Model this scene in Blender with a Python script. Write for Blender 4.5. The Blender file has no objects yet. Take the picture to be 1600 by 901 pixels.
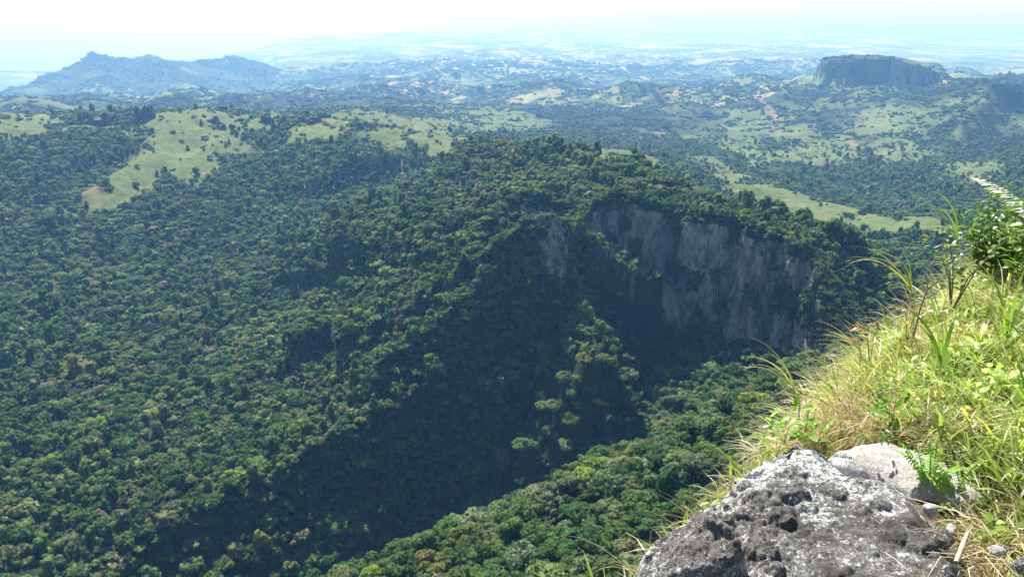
import bpy, math, random
import numpy as np
from mathutils import Vector

random.seed(7)
rng = np.random.default_rng(7)
SC = bpy.context.scene
COL = SC.collection

# ------------------------------------------------------------------ camera
F_PX, CU, CV, V_HOR = 1246.0, 800.0, 450.5, -38.0      # the photograph is 1600 x 901
PITCH = math.atan((CV - V_HOR) / F_PX)                 # the lens looks down at the valley
cam_data = bpy.data.cameras.new('camera')
cam = bpy.data.objects.new('camera', cam_data)
COL.objects.link(cam)
cam_data.sensor_width = 36.0
cam_data.lens = 36.0 * F_PX / 1600.0
cam_data.clip_start = 0.05
cam_data.clip_end = 400000.0
cam.location = (0, 0, 0)
cam.rotation_euler = (math.pi / 2 - PITCH, 0, 0)
SC.camera = cam

# ------------------------------------------------------------------ sky and sun
SUN_EL, SUN_AZ = math.radians(50.0), math.radians(-16.0)   # azimuth from +Y, positive to the right
world = bpy.data.worlds.new('World')
SC.world = world
world.use_nodes = True
wn = world.node_tree
sky = wn.nodes.new('ShaderNodeTexSky')
sky.sky_type = 'NISHITA'
sky.sun_disc = False
sky.sun_elevation = SUN_EL
sky.sun_rotation = SUN_AZ
sky.altitude = 1100.0
sky.dust_density = 1.0
wn.links.new(sky.outputs[0], wn.nodes['Background'].inputs[0])
wn.nodes['Background'].inputs[1].default_value = 0.065
sun_data = bpy.data.lights.new('sun', 'SUN')
sun_data.energy = 5.0
sun_data.angle = math.radians(0.53)
sun_data.color = (1.0, 0.95, 0.87)
sun = bpy.data.objects.new('sun', sun_data)
COL.objects.link(sun)
sdir = Vector((math.sin(SUN_AZ) * math.cos(SUN_EL), math.cos(SUN_AZ) * math.cos(SUN_EL), math.sin(SUN_EL)))
sun.rotation_euler = sdir.to_track_quat('Z', 'Y').to_euler()
SC.view_settings.view_transform = 'Standard'
SC.view_settings.look = 'None'
SC.view_settings.gamma = 1.0
SC.view_settings.exposure = 1.2
SC.render.engine = 'CYCLES'
cy = SC.cycles
cy.max_bounces = 6
cy.diffuse_bounces = 3
cy.glossy_bounces = 2
cy.transmission_bounces = 3
cy.volume_bounces = 1
cy.transparent_max_bounces = 8
cy.sample_clamp_indirect = 6.0
cy.use_adaptive_sampling = True
cy.adaptive_threshold = 0.015
try:
    cy.use_denoising = True
    cy.denoiser = 'OPENIMAGEDENOISE'
except Exception:
    pass
HAZE_DENSITY = 0.000108
SEA_Z = -1100.0

# ------------------------------------------------------------------ helpers
def ray(u, v):
    a, b = (u - CU) / F_PX, (CV - v) / F_PX
    dx, dy, dz = a, math.cos(PITCH) + b * math.sin(PITCH), -math.sin(PITCH) + b * math.cos(PITCH)
    return math.atan2(dx, dy), -dz / math.hypot(dx, dy)     # bearing, dip (fall per metre)

def at(u, v, r):
    """point seen at (u, v) in the photograph, r metres away along the level"""
    th, dip = ray(u, v)
    return np.array([r * math.sin(th), r * math.cos(th), -dip * r])

def project(x, y, z):
    c, s = math.cos(PITCH), math.sin(PITCH)
    f = y * c - z * s
    return CU + F_PX * x / f, CV - F_PX * (y * s + z * c) / f

def _hash(ix, iy, seed):
    h = (ix.astype(np.int64) * 374761393 + iy.astype(np.int64) * 668265263 + seed * 1442695041) & 0xFFFFFFFF
    h = ((h ^ (h >> 13)) * 1274126177) & 0xFFFFFFFF
    h = ((h ^ (h >> 16)) * 2246822519) & 0xFFFFFFFF
    return h ^ (h >> 15)

def noise(x, y, seed=0):
    """gradient noise, about -1..1"""
    x, y = np.asarray(x, float), np.asarray(y, float)
    ix, iy = np.floor(x), np.floor(y)
    fx, fy = x - ix, y - iy
    ux, uy = fx * fx * fx * (fx * (fx * 6 - 15) + 10), fy * fy * fy * (fy * (fy * 6 - 15) + 10)
    def g(dx, dy):
        a = _hash(ix + dx, iy + dy, seed).astype(float) * (2 * math.pi / 4294967296.0)
        return np.cos(a) * (fx - dx) + np.sin(a) * (fy - dy)
    n0 = g(0, 0) * (1 - ux) + g(1, 0) * ux
    n1 = g(0, 1) * (1 - ux) + g(1, 1) * ux
    return (n0 * (1 - uy) + n1 * uy) * 1.5

def fbm(x, y, seed=0, octv=4, gain=0.5):
    s, a, t = 0, 1.0, 0
    for k in range(octv):
        s = s + a * noise(np.asarray(x) * 2 ** k + 17.3 * k, np.asarray(y) * 2 ** k - 9.1 * k, seed + k)
        t += a
        a *= gain
    return s / t

def ridged(x, y, seed=0, octv=4):
    s, a, t = 0, 1.0, 0
    for k in range(octv):
        s = s + a * (1 - 2 * np.abs(noise(np.asarray(x) * 2 ** k + 5.7 * k, np.asarray(y) * 2 ** k + 3.3 * k, seed + k)))
        t += a
        a *= 0.5
    return s / t

def sstep(a, b, x):
    t = np.clip((np.asarray(x, float) - a) / (b - a), 0, 1)
    return t * t * (3 - 2 * t)

def worley(x, y, seed=0):
    """distance to the nearest and second nearest feature point, random id of the nearest"""
    x, y = np.asarray(x, float), np.asarray(y, float)
    ix, iy = np.floor(x), np.floor(y)
    d1 = np.full(x.shape, 9.0); d2 = np.full(x.shape, 9.0); idn = np.zeros(x.shape)
    for dx in (-1, 0, 1):
        for dy in (-1, 0, 1):
            hx = _hash(ix + dx, iy + dy, seed) / 4294967296.0
            hy = _hash(ix + dx, iy + dy, seed + 77) / 4294967296.0
            d = np.hypot(ix + dx + hx - x, iy + dy + hy - y)
            hid = _hash(ix + dx, iy + dy, seed + 133) / 4294967296.0
            nearer = d < d1
            d2 = np.where(nearer, d1, np.minimum(d2, d))
            idn = np.where(nearer, hid, idn)
            d1 = np.where(nearer, d, d1)
    return d1, d2, idn

def tag(o, label=None, cat=None, group=None, kind=None):
    if label: o['label'] = label
    if cat: o['category'] = cat
    if group: o['group'] = group
    if kind: o['kind'] = kind
    return o

def mesh_np(name, verts, faces, smooth=True):
    """mesh from an (n,3) array and an (m,3 or 4) array"""
    verts = np.asarray(verts, np.float32); faces = np.asarray(faces, np.int32)
    me = bpy.data.meshes.new(name)
    me.vertices.add(len(verts)); me.vertices.foreach_set('co', verts.ravel())
    k = faces.shape[1]
    me.loops.add(faces.size); me.loops.foreach_set('vertex_index', faces.ravel())
    me.polygons.add(len(faces))
    me.polygons.foreach_set('loop_start', np.arange(0, faces.size, k, dtype=np.int32))
    me.polygons.foreach_set('loop_total', np.full(len(faces), k, np.int32))
    me.polygons.foreach_set('use_smooth', np.full(len(faces), bool(smooth)))
    me.update(calc_edges=True)
    return me

def add_attr(me, name, typ, data):
    a = me.attributes.new(name, typ, 'POINT')
    key = 'color' if typ == 'FLOAT_COLOR' else ('vector' if typ == 'FLOAT_VECTOR' else 'value')
    a.data.foreach_set(key, np.asarray(data, np.int32 if typ == 'INT' else np.float32).ravel())

def obj(name, me, mat=None, parent=None):
    o = bpy.data.objects.new(name, me)
    if mat is not None and me is not None and not me.materials: me.materials.append(mat)
    COL.objects.link(o)
    if parent is not None: o.parent = parent
    return o

def thing(name, loc, label, cat, group=None):
    o = bpy.data.objects.new(name, None)
    o.empty_display_size = 0.1
    COL.objects.link(o)
    o.location = loc
    return tag(o, label, cat, group)

# ------------------------------------------------------------------ materials
def new_mat(name):
    m = bpy.data.materials.new(name); m.use_nodes = True
    nt = m.node_tree
    for n in list(nt.nodes): nt.nodes.remove(n)
    out = nt.nodes.new('ShaderNodeOutputMaterial')
    return m, nt, out

class NT:
    """small shorthand for wiring nodes"""
    def __init__(s, nt): s.nt = nt
    def n(s, typ, **kw):
        nd = s.nt.nodes.new(typ)
        for k, v in kw.items():
            if k.startswith('i_'): nd.inputs[k[2:]].default_value = v
            else: setattr(nd, k, v)
        return nd
    def l(s, a, b): s.nt.links.new(a, b)
    def attr(s, name, typ='GEOMETRY'):
        nd = s.n('ShaderNodeAttribute'); nd.attribute_name = name; nd.attribute_type = typ
        return nd
    def mixc(s, fac, a, b, blend='MIX'):
        nd = s.n('ShaderNodeMix', data_type='RGBA', blend_type=blend)
        for val, idx in ((fac, 0), (a, 6), (b, 7)):
            if hasattr(val, 'links'): s.l(val, nd.inputs[idx])
            elif idx == 0: nd.inputs[0].default_value = val
            else: nd.inputs[idx].default_value = (*val, 1) if len(val) == 3 else val
        return nd.outputs[2]
    def math(s, op, a, b=0.0, clamp=False):
        nd = s.n('ShaderNodeMath', operation=op, use_clamp=clamp)
        for val, idx in ((a, 0), (b, 1)):
            if hasattr(val, 'links'): s.l(val, nd.inputs[idx])
            else: nd.inputs[idx].default_value = val
        return nd.outputs[0]
    def ramp(s, fac, stops):
        nd = s.n('ShaderNodeValToRGB')
        el = nd.color_ramp.elements
        while len(el) < len(stops): el.new(0.5)
        for e, (p, c) in zip(el, stops):
            e.position = p; e.color = (*c, 1) if len(c) == 3 else c
        s.l(fac, nd.inputs[0])
        return nd.outputs[0]
    def noise(s, vec, scale, detail=4, rough=0.55, dist=0.0):
        nd = s.n('ShaderNodeTexNoise')
        nd.inputs['Scale'].default_value = scale; nd.inputs['Detail'].default_value = detail
        nd.inputs['Roughness'].default_value = rough; nd.inputs['Distortion'].default_value = dist
        if vec is not None: s.l(vec, nd.inputs['Vector'])
        return nd.outputs['Fac']

def leaf_material(name, trans=0.40, rough=0.6, spec=0.10, trans_col=(1.25, 1.40, 0.45), var=0.5):
    m, nt, out = new_mat(name); g = NT(nt)
    tint = g.attr('tint', 'INSTANCER').outputs['Color']
    leaf = g.attr('leaf').outputs['Fac']
    k = g.math('ADD', g.math('MULTIPLY', leaf, var), 1.0 - var * 0.5)
    kc = g.n('ShaderNodeCombineColor'); g.l(k, kc.inputs[0]); g.l(k, kc.inputs[1]); g.l(k, kc.inputs[2])
    col = g.mixc(1.0, tint, kc.outputs[0], 'MULTIPLY')
    p = g.n('ShaderNodeBsdfPrincipled'); g.l(col, p.inputs['Base Color'])
    p.inputs['Roughness'].default_value = rough; p.inputs['Specular IOR Level'].default_value = spec
    t = g.n('ShaderNodeBsdfTranslucent'); g.l(g.mixc(1.0, col, trans_col, 'MULTIPLY'), t.inputs[0])
    mx = g.n('ShaderNodeMixShader'); mx.inputs[0].default_value = trans
    g.l(p.outputs[0], mx.inputs[1]); g.l(t.outputs[0], mx.inputs[2]); g.l(mx.outputs[0], out.inputs[0])
    return m

def plain_material(name, color, rough=0.8, spec=0.3, nscale=None, amount=0.4):
    m, nt, out = new_mat(name); g = NT(nt)
    p = g.n('ShaderNodeBsdfPrincipled')
    p.inputs['Roughness'].default_value = rough; p.inputs['Specular IOR Level'].default_value = spec
    if nscale:
        tc = g.n('ShaderNodeTexCoord')
        f = g.noise(tc.outputs['Object'], nscale, 5)
        lo = tuple(c * (1 - amount) for c in color); hi = tuple(min(1, c * (1 + amount)) for c in color)
        g.l(g.ramp(f, [(0.3, lo), (0.7, hi)]), p.inputs['Base Color'])
    else:
        p.inputs['Base Color'].default_value = (*color, 1)
    g.l(p.outputs[0], out.inputs[0])
    return m

MAT_LEAF = leaf_material('rainforest_leaves')
MAT_BARK = plain_material('pale_bark', (0.16, 0.13, 0.10), 0.85, 0.2, 0.8)

def terrain_material():
    m, nt, out = new_mat('hillside'); g = NT(nt)
    pos = g.n('ShaderNodeNewGeometry').outputs['Position']
    cov = g.n('ShaderNodeSeparateColor'); g.l(g.attr('cover').outputs['Color'], cov.inputs[0])
    grass, rock, soil = cov.outputs[0], cov.outputs[1], cov.outputs[2]
    n_big = g.noise(pos, 0.012, 6, 0.6)
    n_mid = g.noise(pos, 0.09, 5, 0.6)
    wood = g.ramp(n_mid, [(0.3, (0.014, 0.026, 0.010)), (0.55, (0.024, 0.040, 0.016)), (0.75, (0.042, 0.060, 0.026))])
    gr = g.ramp(n_big, [(0.25, (0.075, 0.115, 0.034)), (0.5, (0.125, 0.160, 0.052)), (0.75, (0.190, 0.200, 0.085))])
    gr = g.mixc(g.ramp(n_mid, [(0.38, (0, 0, 0)), (0.68, (0.85, 0.85, 0.85))]), gr, (0.065, 0.095, 0.030))
    gr = g.mixc(g.ramp(g.noise(pos, 0.03, 5, 0.7), [(0.56, (0, 0, 0)), (0.7, (0.6, 0.6, 0.6))]), gr, (0.20, 0.17, 0.095))
    sv = g.n('ShaderNodeVectorMath', operation='MULTIPLY'); sv.inputs[1].default_value = (0.16, 0.16, 0.045)
    g.l(pos, sv.inputs[0])
    streak = g.noise(sv.outputs[0], 1.0, 6, 0.65, 0.4)
    sv2 = g.n('ShaderNodeVectorMath', operation='MULTIPLY'); sv2.inputs[1].default_value = (1.0, 1.0, 0.25)
    g.l(pos, sv2.inputs[0])
    fine = g.noise(sv2.outputs[0], 0.45, 6, 0.65)
    rk = g.ramp(streak, [(0.30, (0.05, 0.045, 0.04)), (0.40, (0.17, 0.155, 0.135)), (0.54, (0.36, 0.33, 0.295)), (0.8, (0.48, 0.445, 0.40))])
    rk = g.mixc(0.75, rk, g.ramp(fine, [(0.34, (0.30, 0.29, 0.28)), (0.58, (1.1, 1.1, 1.1))]), 'MULTIPLY')
    so = g.ramp(n_mid, [(0.3, (0.16, 0.085, 0.055)), (0.7, (0.30, 0.19, 0.13))])
    c = g.mixc(grass, wood, gr)
    c = g.mixc(soil, c, so)
    # rock shows through where the noise breaks the plant cover
    rb = g.ramp(g.math('ADD', g.math('MULTIPLY', rock, 1.6), g.math('MULTIPLY', g.math('SUBTRACT', fine, 0.5), 1.2)), [(0.55, (0, 0, 0)), (0.75, (1, 1, 1))])
    c = g.mixc(rb, c, rk)
    p = g.n('ShaderNodeBsdfPrincipled'); g.l(c, p.inputs['Base Color'])
    p.inputs['Roughness'].default_value = 0.95; p.inputs['Specular IOR Level'].default_value = 0.1
    b1 = g.n('ShaderNodeBump'); b1.inputs['Strength'].default_value = 0.7; b1.inputs['Distance'].default_value = 4.0
    g.l(streak, b1.inputs['Height'])
    b2 = g.n('ShaderNodeBump'); b2.inputs['Strength'].default_value = 0.6; b2.inputs['Distance'].default_value = 1.5
    g.l(fine, b2.inputs['Height']); g.l(b1.outputs[0], b2.inputs['Normal'])
    g.l(b2.outputs[0], p.inputs['Normal'])
    g.l(p.outputs[0], out.inputs[0])
    return m
MAT_TERRAIN = terrain_material()

def plain_land_material():
    """farmland mosaic of the coastal plain"""
    m, nt, out = new_mat('farmland'); g = NT(nt)
    pos = g.n('ShaderNodeNewGeometry').outputs['Position']
    cov = g.n('ShaderNodeSeparateColor'); g.l(g.attr('cover').outputs['Color'], cov.inputs[0])
    sv = g.n('ShaderNodeVectorMath', operation='MULTIPLY'); sv.inputs[1].default_value = (1, 1, 0)
    g.l(pos, sv.inputs[0]); p2 = sv.outputs[0]
    vor = g.n('ShaderNodeTexVoronoi'); vor.inputs['Scale'].default_value = 0.0035; g.l(p2, vor.inputs['Vector'])
    sepv = g.n('ShaderNodeSeparateColor'); g.l(vor.outputs['Color'], sepv.inputs[0])
    n1 = g.noise(p2, 0.0012, 7, 0.62); n2 = g.noise(p2, 0.012, 5, 0.65)
    field = g.ramp(sepv.outputs[0], [(0.1, (0.06, 0.09, 0.035)), (0.45, (0.12, 0.16, 0.055)), (0.7, (0.21, 0.22, 0.10)), (0.95, (0.26, 0.21, 0.14))])
    wood = g.ramp(n2, [(0.35, (0.022, 0.042, 0.016)), (0.65, (0.055, 0.08, 0.03))])
    f = g.ramp(g.math('ADD', n1, g.math('MULTIPLY', g.math('SUBTRACT', n2, 0.5), 0.9)), [(0.46, (0, 0, 0)), (0.54, (1, 1, 1))])
    c = g.mixc(f, wood, field)
    c = g.mixc(cov.outputs[1], c, (0.16, 0.15, 0.14))
    c = g.mixc(cov.outputs[2], c, (0.36, 0.31, 0.25))
    p = g.n('ShaderNodeBsdfPrincipled'); g.l(c, p.inputs['Base Color'])
    p.inputs['Roughness'].default_value = 0.95; p.inputs['Specular IOR Level'].default_value = 0.1
    g.l(p.outputs[0], out.inputs[0])
    return m
MAT_PLAIN = plain_land_material()

def sea_material():
    m, nt, out = new_mat('sea_water'); g = NT(nt)
    pos = g.n('ShaderNodeNewGeometry').outputs['Position']
    n1 = g.noise(pos, 0.0004, 5, 0.6)
    p = g.n('ShaderNodeBsdfPrincipled')
    g.l(g.ramp(n1, [(0.35, (0.010, 0.045, 0.065)), (0.7, (0.02, 0.075, 0.09))]), p.inputs['Base Color'])
    p.inputs['Roughness'].default_value = 0.36
    p.inputs['IOR'].default_value = 1.33
    g.l(p.outputs[0], out.inputs[0])
    return m
MAT_SEA = sea_material()

# ------------------------------------------------------------------ the land as a height field
class TPS:
    """thin-plate spline of the dip over (bearing, ln r)"""
    def __init__(s, pts, smooth=1e-4):
        P = np.array([(ray(u, v)[0], math.log(r)) for u, v, r in pts])
        val = np.array([ray(u, v)[1] for u, v, r in pts])
        n = len(P)
        K = s.k(np.hypot(P[:, None, 0] - P[None, :, 0], P[:, None, 1] - P[None, :, 1])) + smooth * np.eye(n)
        Q = np.c_[np.ones(n), P]
        A = np.block([[K, Q], [Q.T, np.zeros((3, 3))]])
        sol = np.linalg.solve(A, np.r_[val, 0, 0, 0])
        s.P, s.w, s.a = P, sol[:n], sol[n:]
    @staticmethod
    def k(d): return np.where(d > 1e-9, d * d * np.log(np.maximum(d, 1e-9)), 0.0)
    def __call__(s, th, lr):
        sh = th.shape; th = th.ravel(); lr = lr.ravel(); o = np.empty(len(th))
        for i in range(0, len(th), 60000):
            j = slice(i, i + 60000)
            d2 = (th[j, None] - s.P[None, :, 0]) ** 2 + (lr[j, None] - s.P[None, :, 1]) ** 2 + 1e-18
            o[j] = (0.5 * d2 * np.log(d2)) @ s.w + s.a[0] + s.a[1] * th[j] + s.a[2] * lr[j]
        return o.reshape(sh)

RIM = [(-400, 1010, 420), (-150, 960, 425), (100, 880, 435), (290, 785, 450), (430, 715, 468), (565, 640, 490), (640, 600, 505), (690, 545, 530),
       (735, 500, 550), (800, 440, 572), (822, 352, 590), (850, 340, 588), (898, 364, 594), (922, 328, 628), (945, 306, 640),
       (1000, 312, 630), (1050, 324, 634), (1075, 334, 620), (1120, 334, 610), (1180, 354, 596), (1240, 382, 580), (1270, 405, 570),
       (1292, 470, 545), (1315, 545, 515), (1400, 610, 480), (1600, 700, 460), (1900, 800, 450)]
#        cliff height and how far the vegetated face below keeps its slope, per rim point
CLIFF = [0, 0, 0, 4, 8, 16, 14, 14, 20, 26, 30, 30, 32, 42, 46, 50, 54, 62, 66, 72, 74, 70, 40, 12, 0, 0, 0]
FACE = [0.5, 0.6, 0.72, 0.82, 0.92, 1.25, 1.55, 1.6, 1.6, 1.7, 1.8, 1.8, 1.8, 1.75, 1.7, 1.7, 1.7, 1.7, 1.75, 1.8, 1.8, 1.8, 1.7, 1.3, 1.0, 0.8, 0.6]
UPPER = RIM + [
    # forested basin on the left, from the stream up to the grass ridge
    (-200, 700, 600), (0, 800, 490), (0, 700, 580), (0, 500, 850), (0, 400, 1060), (0, 300, 1350), (0, 230, 1620), (0, 188, 1900),
    (-250, 500, 880), (-250, 300, 1400), (-250, 190, 1950),
    (150, 700, 560), (150, 600, 680), (150, 400, 1020), (150, 300, 1270), (130, 195, 1720),
    (300, 700, 520), (300, 600, 640), (300, 500, 800), (300, 400, 1000), (300, 320, 1190), (300, 256, 1400), (300, 190, 1620),
    (430, 650, 540), (400, 500, 770), (420, 400, 960), (430, 302, 1200), (430, 245, 1380), (430, 195, 1620),
    (500, 600, 580), (520, 500, 700), (500, 400, 910), (520, 320, 1120), (540, 285, 1220), (540, 246, 1290), (520, 199, 1560),
    (620, 560, 555), (600, 480, 655), (620, 400, 800), (620, 300, 1030), (620, 254, 1290), (620, 206, 1560),
    (690, 470, 610), (700, 400, 700), (700, 320, 850), (700, 264, 1120), (700, 244, 1300),
    (770, 420, 610), (760, 350, 720), (760, 280, 860), (755, 218, 1000),
    # the ridge top and its back
    (792, 398, 617), (800, 330, 690), (835, 356, 648), (830, 296, 700), (880, 350, 655), (880, 300, 700), (870, 260, 800), (870, 226, 930), (805, 226, 970), (940, 238, 880),
    (930, 280, 730), (1000, 285, 700), (1000, 252, 800), (1080, 290, 720), (1080, 310, 670), (1150, 312, 690), (1150, 330, 640), (1250, 342, 640), (1230, 365, 600), (1290, 362, 630),
    (1300, 420, 590), (1320, 380, 660), (1345, 480, 590), (1350, 420, 680), (1365, 450, 690), (1330, 520, 540), (1420, 520, 560), (1500, 560, 540), (1700, 600, 560),
    # hidden hollow behind the ridge
    (760, 245, 1250), (870, 262, 1200), (960, 285, 1080), (1050, 330, 960), (1150, 365, 880), (1250, 390, 830), (1330, 430, 790), (1420, 440, 760), (1550, 450, 760),
    # grass spurs right of the ridge
    (1000, 250, 1500), (1100, 285, 1400), (1150, 280, 1560), (1200, 300, 1400), (1280, 320, 1340), (1380, 357, 1150), (1440, 352, 1160), (1500, 372, 1080),
    (1440, 375, 1010), (1300, 365, 1060), (1420, 332, 1500), (1550, 340, 1320), (1700, 380, 1200),
    # slopes below the mesa
    (1200, 270, 1800), (1300, 290, 1700), (1450, 300, 1650), (1600, 300, 1600), (1150, 230, 2300), (1300, 240, 2300), (1450, 240, 2300), (1600, 240, 2200), (1800, 260, 2100),
    (1150, 195, 3000), (1300, 195, 2950), (1440, 190, 2950), (1600, 222, 2550), (1150, 165, 3700), (1290, 155, 3650), (1400, 152, 3700), (1500, 150, 3500), (1650, 200, 2950),
    (1100, 150, 4300), (1250, 140, 4500), (1400, 130, 5000), (1600, 120, 5200), (1800, 140, 4200),
    # beyond the grass ridge on the left and the valley in the middle
    (0, 195, 2300), (150, 205, 2300), (300, 205, 2300), (-250, 200, 2400), (0, 172, 3900), (150, 172, 4000), (300, 170, 4200), (-250, 175, 4000),
    (430, 192, 2100), (520, 178, 2300), (640, 190, 2200), (560, 195, 1900), (700, 215, 1850), (740, 225, 1600), (640, 218, 1720),
    (430, 170, 3800), (540, 160, 4300), (640, 180, 3100), (740, 205, 2300), (700, 160, 4300), (800, 222, 1900), (850, 225, 2000), (940, 240, 1800),
    (800, 190, 2900), (900, 200, 2700), (1000, 215, 2400), (1060, 235, 2100), (800, 155, 4300), (900, 155, 4300), (1000, 165, 3800),
    (0, 150, 5500), (300, 140, 6200), (600, 135, 5600), (900, 130, 5600), (1100, 130, 5300)]
LOWER = [
    # the spur we stand on: its crest, its near side, and the gully behind it
    (1450, 500, 400), (1330, 548, 385), (1230, 588, 372), (1100, 645, 352), (1030, 690, 338), (950, 708, 332), (860, 762, 312), (800, 787, 302), (700, 828, 287), (600, 868, 277), (500, 908, 272), (300, 1000, 262), (50, 1120, 255),
    (1450, 620, 280), (1300, 640, 295), (1200, 690, 270), (1100, 760, 258), (1000, 800, 250), (900, 830, 255), (800, 860, 248), (700, 900, 240), (950, 900, 212), (1100, 880, 210), (1250, 800, 215), (1450, 740, 210),
    (500, 990, 225), (200, 1100, 225), (-200, 1250, 220)]
LOWER_XYZ = []
for u, r, z in ((1900, 455, -190), (1600, 455, -200), (1450, 455, -208), (1330, 455, -222), (1200, 458, -252), (1080, 458, -278), (1000, 458, -295), (850, 458, -326), (690, 455, -352), (530, 445, -366), (300, 418, -374), (100, 405, -380), (-150, 395, -384), (-500, 390, -388),
                (1000, 395, -275), (850, 385, -290), (690, 365, -300), (530, 350, -318), (300, 335, -335), (0, 330, -350), (1200, 410, -235),
                (800, 130, -118), (800, 60, -62), (800, 22, -26), (800, 8, -9), (100, 130, -125), (100, 60, -66), (100, 22, -28), (100, 8, -10), (1500, 130, -100), (1500, 60, -52), (1500, 22, -20), (1500, 8, -5.5),
                (2600, 130, -90), (2600, 40, -30), (2600, 12, -6), (-1200, 130, -130), (-1200, 40, -48), (-1200, 12, -14),
                (1000, 600, -290), (500, 600, -350), (0, 600, -370), (1450, 600, -240)):
    th = math.atan((u - 800) / F_PX)
    # turned back into a pixel so that one spline class serves both lists
    dip = -z / r
    dy, dx, dz = math.cos(th), math.sin(th), -dip
    c, s = math.cos(PITCH), math.sin(PITCH)
    f = dy * c - dz * s
    LOWER_XYZ.append((CU + F_PX * dx / f, CV - F_PX * (dy * s + dz * c) / f, r))
T_UP, T_LOW = TPS(UPPER), TPS(LOWER + LOWER_XYZ)

# polar sheet whose rows crowd together on the cliff
N_TH = 520
TH = np.linspace(math.radians(-47), math.radians(47), N_TH)
rim_th = np.array([ray(u, v)[0] for u, v, r in RIM]); rim_r = np.array([float(r) for u, v, r in RIM])
rim_th_n = np.maximum.accumulate(rim_th + np.arange(len(rim_th)) * 1e-6)
R_RIM = np.interp(TH, rim_th_n, rim_r)
kern = np.exp(-0.5 * (np.arange(-6, 7) / 2.5) ** 2); kern /= kern.sum()
R_RIM_S = np.convolve(np.pad(R_RIM, 6, mode='edge'), kern, 'valid')
rows = []
for t in np.linspace(0, 1, 120, endpoint=False): rows.append(7.0 * (150 / 7.0) ** t * np.ones(N_TH) if t < 0.3 else None)
rows = [7.0 * (170 / 7.0) ** t * np.ones(N_TH) for t in np.linspace(0, 1, 40, endpoint=False)]
rows += [170 + (R_RIM_S - 72 - 170) * t for t in np.linspace(0, 1, 90, endpoint=False)]
rows += [R_RIM_S - 72 + 44 * t for t in np.linspace(0, 1, 40, endpoint=False)]
rows += [R_RIM_S - 28 + 38 * t for t in np.linspace(0, 1, 80, endpoint=False)]
rows += [(R_RIM_S + 10) * (2600 / (R_RIM_S + 10)) ** t for t in np.linspace(0, 1, 330, endpoint=False)]
rows += [2600 * (26000 / 2600) ** t * np.ones(N_TH) for t in np.linspace(0, 1, 300)]
R = np.array(rows)                                   # (rows, columns)
N_R = len(R)
THG = np.broadcast_to(TH, R.shape)
X, Y = R * np.sin(THG), R * np.cos(THG)
LR = np.log(R)

def seg_dist(px, py, P):
    """distance to polyline P (n,2), closest point, parameter (index + fraction)"""
    best = np.full(px.shape, 1e18); cx = np.zeros(px.shape); cyy = np.zeros(px.shape); par = np.zeros(px.shape)
    for i in range(len(P) - 1):
        ax, ay = P[i]; bx, by = P[i + 1]
        dx, dy = bx - ax, by - ay
        t = np.clip(((px - ax) * dx + (py - ay) * dy) / (dx * dx + dy * dy + 1e-12), 0, 1)
        qx, qy = ax + t * dx, ay + t * dy
        d = (px - qx) ** 2 + (py - qy) ** 2
        m = d < best
        best = np.where(m, d, best); cx = np.where(m, qx, cx); cyy = np.where(m, qy, cyy); par = np.where(m, i + t, par)
    return np.sqrt(best), cx, cyy, par

def inside(px, py, P):
    ins = np.zeros(px.shape, bool)
    n = len(P)
    for i in range(n):
        x0, y0 = P[i]; x1, y1 = P[(i + 1) % n]
        c = ((y0 > py) != (y1 > py)) & (px < (x1 - x0) * (py - y0) / (y1 - y0 + 1e-30) + x0)
        ins ^= c
    return ins

RIM_XY = np.array([at(u, v, r)[:2] for u, v, r in RIM])
# finer, rougher rim: buttresses and notches
pp = []
for i in range(len(RIM_XY) - 1):
    L = np.hypot(*(RIM_XY[i + 1] - RIM_XY[i])); n = max(1, int(L / 4))
    for k in range(n):
        pp.append((i + k / n, *(RIM_XY[i] + (RIM_XY[i + 1] - RIM_XY[i]) * k / n)))
pp.append((len(RIM_XY) - 1.0, *RIM_XY[-1])); pp = np.array(pp)
arc = np.r_[0, np.cumsum(np.hypot(np.diff(pp[:, 1]), np.diff(pp[:, 2])))]
tang = np.gradient(pp[:, 1:], axis=0); tang /= np.linalg.norm(tang, axis=1)[:, None] + 1e-9
nrm = np.c_[tang[:, 1], -tang[:, 0]]                 # towards the camera
jit = 4.5 * noise(arc / 26.0, arc * 0 + 3.1, 5) + 2.4 * noise(arc / 9.0, arc * 0 + 8.2, 6)
amp = np.interp(pp[:, 0], [0, 4, 9, 13, 21, 23, 26], [0.3, 1, 1, 1, 1, 0.6, 0.2])
for kk, dep, wd_ in ((16.35, 15.0, 7.0), (18.55, 8.0, 5.0), (19.6, 9.0, 6.0), (20.5, 7.0, 5.0), (14.5, 6.0, 5.0), (12.6, 5.0, 5.0), (10.6, 5.0, 4.0)):
    jit = jit - dep * np.exp(-((arc - np.interp(kk, pp[:, 0], arc)) / wd_) ** 2)
RIM_F = pp[:, 1:] + nrm * (jit * amp)[:, None]
near_mask = R < 1000
D = np.full(R.shape, -1e6); PAR = np.zeros(R.shape); CX = X.copy(); CYY = Y.copy()
dd, qx, qy, par = seg_dist(X[near_mask], Y[near_mask], RIM_F)
front = inside(X[near_mask], Y[near_mask], np.vstack([RIM_F, [[3000, -3000], [-3000, -3000]]]))
D[near_mask] = np.where(front, dd, -dd); PAR[near_mask] = np.interp(par, np.arange(len(pp)), pp[:, 0]); CX[near_mask] = qx; CYY[near_mask] = qy
ARC0 = np.interp(PAR, pp[:, 0], arc)

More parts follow.
